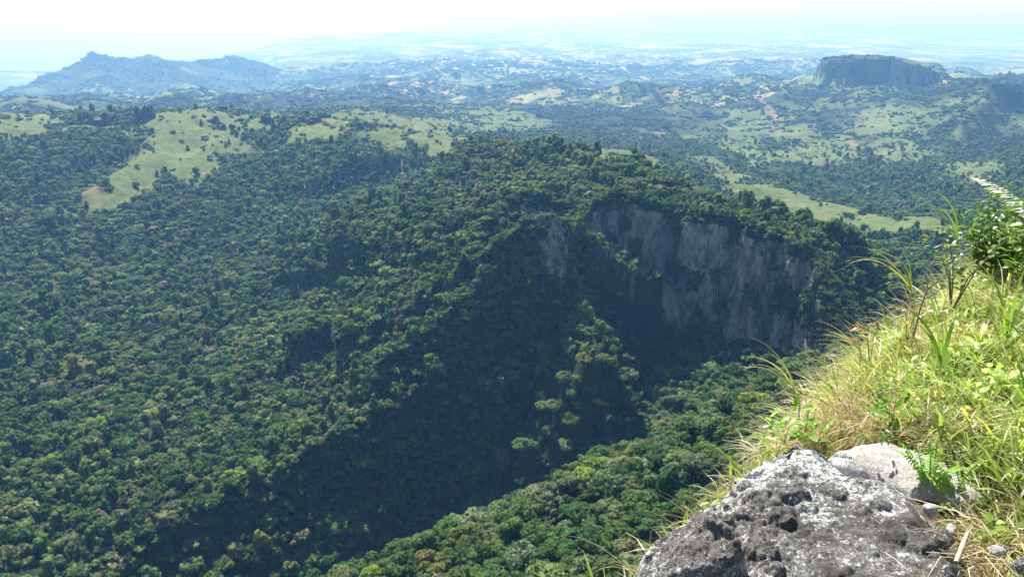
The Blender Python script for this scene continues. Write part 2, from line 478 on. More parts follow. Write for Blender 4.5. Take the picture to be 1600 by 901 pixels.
DIP_UP = T_UP(THG, LR)
Z_UP = -DIP_UP * R
DIP_LOW = np.where(near_mask, T_LOW(THG, LR), 0)
Z_LOW = -DIP_LOW * R
CR = np.hypot(CX, CYY); CTH = np.arctan2(CX, CYY)
Z_RIM = np.where(near_mask, -T_UP(CTH, np.log(CR)) * CR, 0)
cl = np.interp(PAR, np.arange(len(CLIFF)), CLIFF) * (1 + 0.22 * noise(ARC0 / 30.0, ARC0 * 0, 27) + 0.10 * noise(ARC0 / 9.0, ARC0 * 0, 28)); fs = np.interp(PAR, np.arange(len(FACE)), FACE)
dpos = np.maximum(D, 0)
ARC = ARC0
# ledges and flutes on the face
flute = 2.2 * noise(ARC / 11.0, dpos / 30.0, 21) + 1.1 * noise(ARC / 4.0, dpos / 9.0, 22) + 6.5 * noise(ARC / 30.0, dpos / 40.0, 23)
deff = np.maximum(0, dpos + flute * sstep(0, 7, dpos))
wcl = 9.0 + 3.5 * noise(ARC / 20.0, ARC * 0, 24)
qcl = np.clip(deff / wcl, 0, 1); qcl = qcl + 0.055 * np.sin(qcl * 15 + 4 * noise(ARC / 25.0, ARC * 0, 29)) * (qcl > 0) * (qcl < 1)
drop = cl * (0.85 * np.clip(0.35 * qcl + 0.65 * sstep(0, 1, qcl), 0, 1) + 0.15 * sstep(0, 1, (deff - 9) / 6.0)) + fs * deff + 0.22 * np.minimum(deff, 6)
Z_FACE = Z_RIM - drop + (9.0 * fbm(X / 55.0, Y / 40.0, 25, 3) + 5.0 * ridged(ARC / 45.0, dpos / 120.0, 26, 2)) * sstep(25, 70, dpos)
k_low = 6.0
near_land = np.where(D > 0, np.maximum(Z_LOW, Z_FACE), Z_UP)

# far plain and coast
COAST = [(-700, 150), (-250, 124), (-60, 118), (40, 116), (95, 110), (140, 100), (330, 90), (400, 76), (424, 71), (428, 63), (500, 57), (590, 53), (640, 49), (690, 46), (735, 47), (830, 46), (900, 51), (1000, 53.5), (1100, 53), (1200, 52), (1300, 53), (1420, 58), (1500, 62), (1600, 65), (1900, 74), (2400, 90)]
c_th = np.array([ray(u, v)[0] for u, v in COAST]); c_r = np.array([-SEA_Z / ray(u, v)[1] for u, v in COAST])
RC = np.interp(THG, np.maximum.accumulate(c_th + np.arange(len(c_th)) * 1e-6), c_r) * (1 + 0.012 * fbm(THG * 60, THG * 0 + LR * 6, 31, 4))
Z_PLAIN = SEA_Z + np.where(R < RC, 3 + 0.024 * (RC - R) * sstep(0, 5000, RC - R) + 0.004 * (RC - R), -0.02 * (R - RC) - 2)
CANOPY = 8.0 * np.where(PAR > 8, sstep(-5, 70, np.abs(D)), 1) * sstep(150, 260, R) * (1 - np.where(THG > 0.2, sstep(850, 1050, R), sstep(1300, 1500, R)))      # trees stand on the land
near_land = near_land - CANOPY
w_far = sstep(math.log(4200), math.log(6500), LR)
Z = near_land * (1 - w_far) + Z_PLAIN * w_far

# relief: gullies and knolls that grow with the distance
n_mid = ridged(X / 330.0, Y / 330.0, 41, 4) - 0.25
n_small = fbm(X / 60.0, Y / 60.0, 43, 4)
rim_fade = np.where(near_mask, sstep(0, 120, np.abs(D)), 1.0)
spur_fade = np.where(D > 0, 0.25, 1.0)
Z = Z + n_mid * 15.0 * sstep(600, 1500, R) * rim_fade * spur_fade * (1 - w_far)
Z = Z + n_small * 3.2 * sstep(90, 260, R) * np.where(D > 0, 0.8, sstep(0, 60, np.abs(D)) + 0.15) * (1 - w_far)
Z = Z + (ridged(X / 150.0, Y / 190.0, 45, 4) - 0.2) * 14.0 * sstep(1120, 1350, R) * (1 - sstep(2400, 3200, R))
n_far = ridged(X / 1500.0, Y / 1500.0, 47, 5) - 0.2 + 0.45 * (ridged(X / 560.0, Y / 560.0, 48, 4) - 0.2)
land_room = np.clip((Z - SEA_Z) / 260.0, 0, 1)
Z = Z + n_far * 105.0 * sstep(2000, 4200, R) * land_room ** 1.5 * (1 - 0.55 * sstep(8000, 12000, R))

def add_ridge(Z, pts, sf, sb, seed, rough=1.0, cap=None, soft=0.25):
    """raise a ridge: crest through pts (u, v, r); sf / sb its slope towards / away from the camera"""
    P3 = np.array([at(*p) for p in pts]); P = P3[:, :2]
    rmin, rmax = min(p[2] for p in pts), max(p[2] for p in pts)
    wid = 3.0 * max(60.0, rmax * 0.09)
    m = (R > rmin - wid * 2) & (R < rmax + wid * 2) & (THG > math.atan2(*P[0]) - 0.25) & (THG < math.atan2(*P[-1]) + 0.25)
    x, y = X[m], Y[m]
    sc = rmax / 60.0
    wx = x + noise(x / sc / 3, y / sc / 3, seed) * sc * 0.55 * rough; wy = y + noise(x / sc / 3, y / sc / 3, seed + 1) * sc * 0.55 * rough
    d, qx_, qy_, par_ = seg_dist(wx, wy, P)
    zr = np.interp(par_, np.arange(len(P)), P3[:, 2])
    fr = (np.hypot(wx, wy) < np.hypot(qx_, qy_))
    sl = np.where(fr, sf, sb)
    zz = zr - sl * d * (0.75 + 0.35 * ridged(x / sc / 2, y / sc / 2, seed + 3, 3)) + rough * sc * 0.09 * fbm(x / sc, y / sc, seed + 4, 4)
    if cap: zz = np.where(fr, zr - np.minimum(cap[0] * sstep(0, cap[1], d), 1e9) - sf * d, zz) 
    Zm = Z[m]; h = np.clip(0.5 + 0.5 * (zz - Zm) / (soft * sc), 0, 1)
    Z[m] = Zm * (1 - h) + zz * h + soft * sc * h * (1 - h)
    return m, d, fr

n_rib = ridged(X / 120.0 + 0.3 * Y / 120.0, Y / 210.0, 49, 3) - 0.2
Z = Z + n_rib * 10.0 * sstep(480, 640, R) * (1 - sstep(1150, 1500, R)) * np.where(D < 0, sstep(15, 90, -D), 0)
add_ridge(Z, [(905, 440, 580), (915, 490, 541), (937, 545, 502)], 1.7, 1.7, 91, 0.4)
add_ridge(Z, [(1286, 350, 642), (1318, 358, 645), (1345, 385, 642), (1362, 430, 635)], 2.4, 0.6, 99, 0.4)
add_ridge(Z, [(822, 350, 585), (840, 336, 582), (862, 334, 584), (900, 356, 592)], 3.0, 0.8, 101, 0.25)
# rocky ribs on the left flank of the ridge
add_ridge(Z, [(812, 300, 682), (770, 348, 636), (735, 400, 610), (690, 440, 596), (655, 482, 585)], 1.6, 0.35, 83, 0.7)
add_ridge(Z, [(740, 330, 728), (690, 380, 686), (640, 426, 652), (604, 446, 644), (590, 480, 640)], 1.5, 0.35, 85, 0.7)
add_ridge(Z, [(822, 358, 604), (765, 424, 572), (720, 466, 556), (665, 516, 545), (605, 562, 530), (575, 610, 520)], 1.7, 0.4, 87, 0.7)
add_ridge(Z, [(590, 240, 1260), (545, 250, 1225), (500, 275, 1200)], 1.3, 0.3, 89, 0.6)
# high hill on the left by the coast, hills in the middle distance
add_ridge(Z, [(-120, 160, 6100), (0, 146, 6300), (60, 132, 6500), (100, 113, 6800), (128, 95, 6950), (152, 80, 7000), (172, 88, 7000), (205, 92, 7000), (232, 83, 7100), (255, 90, 7150), (290, 96, 7250), (330, 95, 7400), (372, 88, 7500), (400, 97, 7600), (470, 120, 7400)], 0.30, 0.5, 51, 1.3)
add_ridge(Z, [(150, 90, 6900), (165, 112, 6500), (140, 132, 6100)], 0.4, 0.45, 52, 1.0)
add_ridge(Z, [(232, 92, 7000), (262, 116, 6500), (300, 134, 6100)], 0.35, 0.4, 53, 1.0)
add_ridge(Z, [(60, 165, 5000), (180, 158, 5200), (260, 163, 5200)], 0.3, 0.4, 55)
add_ridge(Z, [(330, 150, 5900), (430, 140, 6000), (520, 138, 5900), (575, 124, 5700), (600, 122, 5500), (650, 140, 5200), (720, 158, 4800)], 0.32, 0.4, 57)
add_ridge(Z, [(700, 122, 7000), (800, 128, 6600), (900, 140, 5800)], 0.25, 0.3, 61)
add_ridge(Z, [(960, 112, 7600), (1010, 110, 7400), (1100, 118, 7000), (1180, 125, 6600)], 0.22, 0.3, 63)
# grass ridge in front of the plain
add_ridge(Z, [(-150, 186, 1950), (0, 174, 1900), (60, 187, 1850), (130, 178, 1760), (158, 188, 1720), (185, 181, 1700), (232, 190, 1640), (262, 173, 1620), (300, 182, 1630), (335, 178, 1640), (370, 189, 1650), (415, 186, 1660)], 0.34, 0.45, 65, 0.7)
add_ridge(Z, [(440, 192, 1750), (490, 184, 1820), (530, 173, 1980), (575, 181, 1980), (600, 178, 2000), (660, 193, 1950), (740, 205, 2000)], 0.26, 0.35, 67, 0.6)
add_ridge(Z, [(262, 182, 1600), (250, 225, 1450), (185, 270, 1310), (130, 300, 1230)], 0.5, 0.55, 69, 0.5)
add_ridge(Z, [(345, 215, 1490), (290, 250, 1380), (230, 305, 1200)], 0.5, 0.55, 70, 0.5)
# grass knoll beside the sheer end of the ridge
add_ridge(Z, [(1180, 296, 1430), (1260, 314, 1350), (1330, 344, 1210), (1390, 360, 1150), (1432, 350, 1140), (1475, 366, 1090), (1510, 384, 1050)], 0.30, 0.4, 71, 0.4)
add_ridge(Z, [(1090, 276, 1500), (1140, 270, 1560), (1200, 282, 1520)], 0.25, 0.35, 72, 0.4)
# mesa: flat top, sheer face
MESA = [(1283, 96, 3740), (1290, 94, 3690), (1330, 92, 3640), (1380, 94, 3640), (1420, 100, 3660), (1450, 108, 3720), (1490, 122, 3860), (1470, 100, 4150), (1400, 90, 4250), (1320, 88, 4150), (1288, 92, 3950)]
MP = np.array([at(*p) for p in MESA])
mm = (R > 3200) & (R < 4900) & (THG > 0.25) & (THG < 0.75)
md, mqx, mqy, mpar = seg_dist(X[mm], Y[mm], np.vstack([MP[:, :2], MP[:1, :2]]))
mi = inside(X[mm], Y[mm], MP[:, :2])
sd = np.where(mi, -md, md) + 14 * fbm(X[mm] / 70.0, Y[mm] / 70.0, 75, 4)
mz = np.interp(mpar, np.arange(len(MP) + 1), np.r_[MP[:, 2], MP[0, 2]])
mz = mz + 8 * fbm(X[mm] / 120, Y[mm] / 120, 76)
mtop = np.where(sd < 0, mz + np.minimum(-sd, 60) * 0.05, mz - 118 * sstep(0, 30, sd) - np.maximum(sd - 18, 0) * 0.42)
Z[mm] = np.maximum(Z[mm], mtop)
MESA_FACE = np.zeros(R.shape); tmp = sstep(-3, 4, sd) * (1 - sstep(26, 40, sd)); MESA_FACE[mm] = tmp * (np.abs(mtop - Z[mm]) < 0.5)
MESA_ZONE = np.zeros(R.shape, bool); MESA_ZONE[mm] = (mtop >= Z[mm] - 0.01) & (sd < 160)
# spur right of the mesa with a shaded flank
add_ridge(Z, [(1480, 124, 3700), (1515, 124, 3400), (1548, 125, 3050), (1536, 152, 2800), (1514, 182, 2580), (1498, 212, 2400)], 1.0, 0.5, 77, 0.5)
add_ridge(Z, [(1548, 125, 3050), (1600, 132, 3080), (1680, 142, 3150)], 1.2, 0.5, 78, 0.6)
Z = np.where(R > 5000, np.maximum(Z, SEA_Z - 12), Z)

# slope and neighbours of the sheet
dZr = np.gradient(Z, axis=0) / np.gradient(R, axis=0)
dZt = np.gradient(Z, axis=1) / (R * (TH[1] - TH[0]))
SLOPE = np.hypot(dZr, dZt)

def blob(u, v, r, rad_px, squash=1.0, ang=0.0):
    """soft round patch on the ground, centred where (u, v, r) stands"""
    p = at(u, v, r); rad = rad_px * r / F_PX
    dx, dy = X - p[0], Y - p[1]
    th_ = math.atan2(p[0], p[1]) + ang
    a = dx * math.cos(th_) - dy * math.sin(th_); b = dx * math.sin(th_) + dy * math.cos(th_)
    return np.exp(-((a / rad) ** 2 + (b / (rad * squash)) ** 2))

# ---- land cover: grass, bare rock, bare soil
g_noise = fbm(X / 170.0, Y / 170.0, 81, 4); g_fine = fbm(X / 45.0, Y / 45.0, 83, 3)
G = np.zeros(R.shape)
for b in [(262, 185, 1620, 50, 3.0), (320, 190, 1640, 55, 3.5), (380, 198, 1620, 45, 3), (440, 190, 1800, 45, 4), (530, 180, 2050, 65, 4), (600, 190, 2000, 70, 4), (660, 200, 1950, 60, 4), (620, 212, 1750, 70, 3), (690, 222, 1650, 55, 3),
          (255, 220, 1460, 38, 3), (290, 230, 1400, 45, 3), (185, 270, 1320, 30, 3), (140, 298, 1230, 26, 2.5), (300, 255, 1340, 26, 3), (240, 245, 1380, 24, 3), (360, 222, 1480, 40, 2),
          (740, 185, 2900, 80, 5), (800, 200, 2600, 60, 4),
          (1140, 275, 1540, 55, 3), (1180, 300, 1420, 45, 2.5), (1240, 312, 1360, 45, 2.5), (1300, 335, 1250, 45, 2.2), (1360, 354, 1160, 45, 2), (1430, 354, 1140, 50, 1.8), (1480, 368, 1090, 35, 1.8),
          (1290, 245, 2250, 75, 3), (1150, 240, 2250, 50, 3), (1100, 265, 1800, 50, 3), (1400, 240, 2250, 60, 3), (1520, 270, 1900, 50, 3), (955, 240, 1500, 40, 4), (1000, 245, 1500, 40, 4),
          (1380, 200, 2800, 60, 3), (1180, 200, 2900, 70, 3), (1518, 182, 2580, 12, 4), (1536, 152, 2800, 10, 4), (1500, 205, 2420, 14, 4), (1240, 215, 2600, 50, 3), (1060, 160, 4000, 60, 5), (60, 200, 1800, 60, 2), (20, 180, 1900, 40, 2)]:
    G = np.maximum(G, blob(*b[:3], b[3], b[4]))
def hit(u, v, rmin=150.0):
    """where the ray through (u, v) first meets the land: (x, y, z)"""
    th, dip = ray(u, v)
    j = min(max(int(np.searchsorted(TH, th)), 1), N_TH - 1)
    w = (th - TH[j - 1]) / (TH[j] - TH[j - 1])
    rr = R[:, j - 1] * (1 - w) + R[:, j] * w; zz = Z[:, j - 1] * (1 - w) + Z[:, j] * w
    ok = np.nonzero((-zz / rr <= dip) & (rr > rmin))[0]
    i = int(ok[0]) if len(ok) else N_R - 1
    return np.array([rr[i] * math.sin(th), rr[i] * math.cos(th), zz[i]])
def patch(pxs, soft=0.10, rmin=1000.0):
    P = np.array([hit(u, v, rmin)[:2] for u, v in pxs]); mid = np.hypot(*P.mean(0))
    lo, hi = np.hypot(P[:, 0], P[:, 1]).min() * .85, np.hypot(P[:, 0], P[:, 1]).max() * 1.15
    m = (R > lo) & (R < hi); o = np.zeros(R.shape)
    wx = X[m] + 30 * noise(X[m] / 90, Y[m] / 90, 95); wy = Y[m] + 30 * noise(X[m] / 90, Y[m] / 90, 96)
    d, *_r = seg_dist(wx, wy, np.vstack([P, P[:1]]))
    o[m] = np.clip(0.45 + np.where(inside(wx, wy, P), d, -d) / (0.05 * mid), 0, 1.0)
    return o
for pg in [[(250, 180), (330, 184), (420, 190), (470, 191), (520, 181), (600, 186), (680, 198), (745, 216), (740, 250), (690, 249), (640, 240), (560, 226), (500, 228), (455, 222), (405, 238), (380, 246), (335, 230), (290, 265), (228, 312), (130, 335), (114, 302), (170, 262), (222, 236), (258, 226)],
           [(1090, 274), (1150, 268), (1200, 287), (1260, 307), (1330, 337), (1400, 349), (1440, 344), (1500, 366), (1516, 390), (1440, 386), (1380, 384), (1320, 364), (1250, 348), (1200, 331), (1130, 302)],
           [(1140, 238), (1270, 232), (1350, 248), (1330, 264), (1240, 258), (1150, 264)], [(640, 182), (720, 172), (800, 190), (800, 212), (740, 212), (680, 200)]]:
    G = np.maximum(G, patch(pg))
for pg in [[(372, 212), (405, 204), (445, 204), (440, 216), (400, 224)], [(540, 199), (560, 193), (620, 202), (600, 209), (560, 207)]]:
    G = G - 0.9 * patch(pg)
G = np.maximum(G, 0.8 * patch([(-60, 180), (60, 186), (130, 190), (185, 192), (240, 192), (225, 218), (120, 216), (40, 220), (-60, 212)]))
g_det = fbm(X / 22.0, Y / 22.0, 84, 3)
G = sstep(0.22, 0.78, G + 0.30 * g_noise + 0.30 * g_fine + 0.16 * g_det)
far_g = sstep(0.0, 0.34, fbm(X / 520.0, Y / 520.0, 85, 5) + 0.35 * g_fine) * sstep(1500, 2400, R)
far_g = far_g * np.clip(0.75 + 0.5 * g_det, 0.2, 1)
G = np.maximum(G, far_g)
G = np.where((R < 1050) & (D < 0), np.minimum(G, sstep(1020, 1100, R)), G)
G = np.where(D > 0, 0, G)
# two small clearings on the ridge
G = np.maximum(G, sstep(0.5, 0.7, blob(945, 243, 850, 26, 4)))
# the crest of the spur beside the mesa is bare grass
ROCK = np.zeros(R.shape)
rz = np.interp(PAR, [0, 9, 10, 11, 12, 13, 14, 21, 22, 23, 26], [0, 0.08, 0.5, 0.55, 0.3, 0.55, 1, 1, 0.6, 0.15, 0])
veg = fbm(ARC / 16.0, Z / 26.0, 91, 4)
ROCK = np.where(D > 0, rz * sstep(0.4, 2.0, deff) * (1 - sstep(0.85, 1.15, (Z_RIM - Z) / np.maximum(cl * 1.15 + 6, 1))) * (Z_FACE > Z_LOW), 0)
veg = veg + 0.35 * noise(ARC / 38.0, Z / 45.0, 92) - 0.55 * np.exp(-((ARC - np.interp(16.4, pp[:, 0], arc)) / 9.0) ** 2) - 0.3 * np.exp(-((ARC - np.interp(20.0, pp[:, 0], arc)) / 9.0) ** 2)
ROCK = ROCK * sstep(-0.33, -0.14, veg)
for b in [(735, 470, 575, 16, 0.6), (612, 440, 700, 12, 0.6), (845, 318, 670, 40, 0.7), (600, 535, 560, 10, 0.6)]:
    ROCK = np.maximum(ROCK, sstep(0.35, 0.75, blob(*b[:3], b[3], b[4]) + 0.25 * g_fine) * 0.8)
ROCK = np.maximum(ROCK, MESA_FACE * 0.12)
ROCK = np.maximum(ROCK, sstep(0.9, 1.3, SLOPE) * (R > 1100) * (R < 2500) * 0.4)
ROCK = np.maximum(ROCK, sstep(1.15, 1.7, SLOPE) * (R > 480) * (R < 900) * (D < -4) * (0.18 + 0.40 * sstep(0.25, 0.5, fbm(X / 40.0, Y / 40.0, 97, 3))))
SOIL = np.zeros(R.shape)
for b in [(1000, 222, 2350, 14, 9), (975, 228, 2250, 14, 7), (1030, 215, 2450, 12, 8), (1415, 338, 1300, 22, 2.5), (140, 292, 1245, 16, 2), (1560, 296, 1650, 10, 2), (890, 222, 2100, 26, 4)]:
    SOIL = np.maximum(SOIL, sstep(0.35, 0.7, blob(*b[:3], b[3], b[4]) + 0.3 * g_fine) * 0.5)
# pale tracks
for pts in [[(1315, 222, 2500), (1350, 238, 2330), (1362, 246, 2230), (1375, 252, 2180)], [(1500, 278, 1800), (1545, 288, 1720), (1600, 297, 1640), (1660, 310, 1560)],
            [(965, 110, 7400), (985, 118, 7000), (1010, 124, 6700)], [(1130, 170, 3600), (1180, 178, 3450), (1215, 195, 3000)]]:
    P = np.array([at(*p)[:2] for p in pts])
    mk = (R > 1400) & (R < 8000)
    d_, *_r = seg_dist(X[mk], Y[mk], P)
    tr = np.zeros(R.shape); tr[mk] = 1 - sstep(4, 9, d_ * 2300 / np.maximum(R[mk], 2300))
    SOIL = np.maximum(SOIL, tr * 0.9)
hill_m = (R > 6000) & (R < 8300) & (THG < -0.25)
G = np.where(hill_m, 0.9 * sstep(0.1, 0.5, fbm(X / 300.0, Y / 300.0, 87, 4)), G)
COVER = np.stack([G, ROCK, SOIL, np.ones(R.shape)], -1)

# ---- cut the sheet into the pieces of land one would name
cell = np.zeros((N_R - 1, N_TH - 1), int)
r_c, th_c, d_c = R[:-1, :-1], THG[:-1, :-1], D[:-1, :-1]
g_c = G[:-1, :-1]
LANDS = ['near_slope', 'cliff_face', 'forest_ridge', 'forest_basin', 'grassy_hills', 'coastal_plain', 'mesa', 'coastal_hill']
cell[:] = 3
cell[(d_c > 0)] = 0
cell[(d_c > 0) & (Z_FACE > Z_LOW)[:-1, :-1]] = 1
cell[(d_c <= 0) & (r_c < 1060) & (th_c > -0.07)] = 2
cell[(r_c > 1060) & (th_c > 0.02)] = 4
cell[(r_c > 1500)] = 4
cell[(r_c > 3400)] = 5
cell[MESA_ZONE[:-1, :-1]] = 6
cell[(r_c > 6200) & (r_c < 8200) & (th_c < -0.27) & (Z[:-1, :-1] > Z_PLAIN[:-1, :-1] + 60)] = 7
keep = ~((R[:-1, :-1] > RC[:-1, :-1] + 400) & (R[:-1, :-1] > 8000))
IDX = np.arange(N_R * N_TH).reshape(N_R, N_TH)
QUADS = np.stack([IDX[:-1, :-1], IDX[:-1, 1:], IDX[1:, 1:], IDX[1:, :-1]], -1)
V_ALL = np.stack([X, Y, Z], -1).reshape(-1, 3); C_ALL = COVER.reshape(-1, 4)
for ci, nm in enumerate(LANDS):
    q = QUADS[(cell == ci) & keep]
    if not len(q): continue
    used, inv = np.unique(q.ravel(), return_inverse=True)
    me = mesh_np(nm, V_ALL[used], inv.reshape(-1, 4))
    add_attr(me, 'cover', 'FLOAT_COLOR', C_ALL[used])
    tag(obj(nm, me, MAT_PLAIN if nm == 'coastal_plain' else MAT_TERRAIN), kind='structure')

# ---- sea and low islands
sr = np.array([6000, 9000, 12000, 16000, 22000, 32000, 50000, 95000.0]); st = np.linspace(0, 2 * math.pi, 97)[:-1]
sv = [(0, 0, SEA_Z)] + [(a * math.sin(t), a * math.cos(t), SEA_Z) for a in sr for t in st]
sf = []
n = len(st)
sfq = [(1 + k * n + j, 1 + k * n + (j + 1) % n, 1 + (k + 1) * n + (j + 1) % n, 1 + (k + 1) * n + j) for k in range(len(sr) - 1) for j in range(n)]
sea_me = mesh_np('sea', sv, [(a, d, c, b) for a, b, c, d in sfq])
tag(obj('sea', sea_me, MAT_SEA), kind='structure')

def island(u0, u1, v, h, depth):
    a, b = at(u0, v, -SEA_Z / ray(u0, v)[1]), at(u1, v, -SEA_Z / ray(u1, v)[1])
    c = (a + b) / 2; L = np.hypot(*(b - a)[:2]) / 2; ang = math.atan2((b - a)[1], (b - a)[0])
    vs, fc = [], []
    nr, ns = 8, 64
    for i in range(nr + 1):
        for j in range(ns):
            t = 2 * math.pi * j / ns; k = (i / nr)
            rr = k * (1 + 0.18 * math.sin(3 * t + u0) + 0.1 * math.sin(7 * t + v))
            x, y = rr * L * math.cos(t), rr * depth * math.sin(t)
            z = h * (1 - k ** 1.6) * (0.6 + 0.4 * math.sin(5 * x / L + u0)) + 6 - 14 * (k > 0.98)
            vs.append((c[0] + x * math.cos(ang) - y * math.sin(ang), c[1] + x * math.sin(ang) + y * math.cos(ang), SEA_Z + z))
    for i in range(nr):
        for j in range(ns):
            fc.append((i * ns + j, i * ns + (j + 1) % ns, (i + 1) * ns + (j + 1) % ns, (i + 1) * ns + j))
    me = mesh_np('island', vs, fc)
    add_attr(me, 'cover', 'FLOAT_COLOR', np.zeros((len(vs), 4)))
    tag(obj('island', me, MAT_PLAIN), kind='structure')
island(1288, 1432, 44.5, 45, 330)
island(1175, 1225, 48.5, 16, 160)
island(1480, 1600, 60.5, 14, 120)
island(700, 800, 43.5, 14, 150)
island(-40, 92, 112.5, 10, 90)
island(88, 232, 25.0, 14, 300)

# ------------------------------------------------------------------ haze
hv = []
HB, HT, HW = SEA_Z - 30.0, 12.0, 98000.0
for z in (HB, HT):
    hv += [(-HW, -HW, z), (HW, -HW, z), (HW, HW, z), (-HW, HW, z)]
hz_me = mesh_np('haze', hv, [(3, 2, 1, 0), (4, 5, 6, 7), (0, 1, 5, 4), (1, 2, 6, 5), (2, 3, 7, 6), (3, 0, 4, 7)], smooth=False)
hm, hnt, hout = new_mat('haze_air')
pv = hnt.nodes.new('ShaderNodeVolumePrincipled')
pv.inputs['Color'].default_value = (0.22, 0.50, 1.0, 1)
pv.inputs['Absorption Color'].default_value = (1, 1, 1, 1)
pv.inputs['Density'].default_value = HAZE_DENSITY
pv.inputs['Anisotropy'].default_value = 0.25
hnt.links.new(pv.outputs[0], hout.inputs['Volume'])
tag(obj('haze', hz_me, hm), kind='stuff')
# ------------------------------------------------------------------ trees
def unit(v): return v / (np.linalg.norm(v, axis=-1, keepdims=True) + 1e-12)

ICO = None
def ico(sub):
    import bmesh
    bm = bmesh.new(); bmesh.ops.create_icosphere(bm, subdivisions=sub, radius=1.0)
    v = np.array([x.co[:] for x in bm.verts]); f = np.array([[x.index for x in fc.verts] for fc in bm.faces])
    bm.free(); return v, f
ICO1, ICO2, ICO3 = ico(1), ico(2), ico(3)

def cards(c, nrm, size, g, aspect=1.5):
    """leaf sprays: one bent quad (as two triangles' worth of quad) at each point, facing nrm"""
    n = len(c)
    t = unit(np.cross(nrm, unit(g.normal(size=(n, 3)))))
    b = np.cross(nrm, t)
    s = np.asarray(size).reshape(-1, 1)
    q = np.stack([c - t * s * aspect * .5, c - b * s * .5 - nrm * s * .12, c + t * s * aspect * .5, c + b * s * .5 - nrm * s * .12], 1)
    return q.reshape(-1, 3), np.arange(4 * n).reshape(n, 4)

def crown_mesh(name, seed, kind, leaves, size, inner=ICO1):
    """a crown of unit radius made of leaf sprays over many small lobes; base of the crown at z = 0"""
    g = np.random.default_rng(seed)
    lob = []
    if kind == 'dome':
        for _ in range(22):
            a, r = g.uniform(0, 2 * math.pi), math.sqrt(g.uniform(0, 1)) * 0.78
            lob.append((r * math.cos(a), r * math.sin(a), 0.30 + 0.55 * math.sqrt(max(0, 1 - r * r)) * g.uniform(0.8, 1.1), g.uniform(0.22, 0.36)))
    elif kind == 'broad':
        for _ in range(26):
            a, r = g.uniform(0, 2 * math.pi), math.sqrt(g.uniform(0, 1)) * 0.85
            lob.append((r * math.cos(a), r * math.sin(a), 0.25 + 0.28 * (1 - r * r) + g.uniform(-.06, .1), g.uniform(0.18, 0.30)))
    elif kind == 'tall':
        for _ in range(24):
            z = g.uniform(0.1, 1.7); w = 0.62 * (1 - 0.45 * (z / 1.7) ** 2)
            a, r = g.uniform(0, 2 * math.pi), math.sqrt(g.uniform(0, 1)) * w
            lob.append((r * math.cos(a), r * math.sin(a), z, g.uniform(0.22, 0.36)))
    elif kind == 'clumpy':
        for _ in range(13):
            a, r = g.uniform(0, 2 * math.pi), math.sqrt(g.uniform(0.05, 1)) * 0.72
            lob.append((r * math.cos(a), r * math.sin(a), g.uniform(0.25, 1.05) * (1.1 - 0.45 * r), g.uniform(0.26, 0.40)))
    elif kind == 'open':
        for _ in range(15):
            a, r = g.uniform(0, 2 * math.pi), math.sqrt(g.uniform(0.1, 1)) * 0.9
            lob.append((r * math.cos(a), r * math.sin(a), g.uniform(0.3, 0.8), g.uniform(0.14, 0.24)))
    elif kind == 'cone':
        for _ in range(26):
            z = g.uniform(0.0, 2.3); w = 0.62 * (1 - z / 2.5)
            a, r = g.uniform(0, 2 * math.pi), math.sqrt(g.uniform(0, 1)) * w
            lob.append((r * math.cos(a), r * math.sin(a), z * .72, g.uniform(0.15, 0.28) * (1.15 - z / 3.2)))
    lob = np.array(lob)
    vs, fs_, lf, nv = [], [], [], []
    off = 0
    tri_v, tri_f = inner
    # inner bodies keep the lobes from being see-through
    for (x, y, z, r) in lob:
        v = tri_v * r * 0.72 * np.array([1, 1, 0.8]) * (1 + 0.14 * g.normal(size=(len(tri_v), 1))) + (x, y, z)
        f = np.c_[tri_f, tri_f[:, 2]]
        vs.append(v); fs_.append(f + off); off += len(v); lf.append(np.full(len(v), g.uniform(0.2, 0.6))); nv.append(unit(v - np.array([x, y, z])))
    w = lob[:, 3] ** 2; pick = g.choice(len(lob), leaves, p=w / w.sum())
    d = unit(g.normal(size=(leaves, 3))); d[:, 2] = np.where(d[:, 2] < -0.35, -d[:, 2], d[:, 2])
    c = lob[pick, :3] + d * (lob[pick, 3:4] * g.uniform(0.82, 1.12, (leaves, 1))) * np.array([1, 1, 0.85])
    nr = unit(d + 0.30 * g.normal(size=(leaves, 3)) + np.array([0, 0, 0.25]))
    q, f = cards(c, nr, size * g.uniform(0.6, 1.4, leaves), g)
    nv.append(np.repeat(unit(d + 0.30 * g.normal(size=(leaves, 3)) + np.array([0, 0, 0.15])), 4, axis=0))
    vs.append(q); fs_.append(f + off); lf.append(np.repeat(np.clip(g.normal(0.55, 0.2, leaves) + 0.2 * (pick % 3 - 1), 0, 1.3), 4))
    V, Fq = np.vstack(vs), np.vstack(fs_)
    # triangles came as degenerate quads: split them
    ntri = len(fs_) - 1
    nt_faces = ntri * len(tri_f)
    me = bpy.data.meshes.new(name)
    me.vertices.add(len(V)); me.vertices.foreach_set('co', V.astype(np.float32).ravel())
    tri = Fq[:nt_faces, :3]; quad = Fq[nt_faces:]
    loops = np.r_[tri.ravel(), quad.ravel()].astype(np.int32)
    me.loops.add(len(loops)); me.loops.foreach_set('vertex_index', loops)
    me.polygons.add(len(Fq))
    tot = np.r_[np.full(len(tri), 3), np.full(len(quad), 4)].astype(np.int32)
    me.polygons.foreach_set('loop_total', tot); me.polygons.foreach_set('loop_start', np.r_[0, np.cumsum(tot)[:-1]].astype(np.int32))
    me.polygons.foreach_set('use_smooth', np.ones(len(Fq), bool))
    me.update(calc_edges=True)
    me.normals_split_custom_set_from_vertices(np.vstack(nv).astype(np.float32).tolist())
    add_attr(me, 'leaf', 'FLOAT', np.concatenate(lf))
    me.materials.append(MAT_LEAF)
    return me

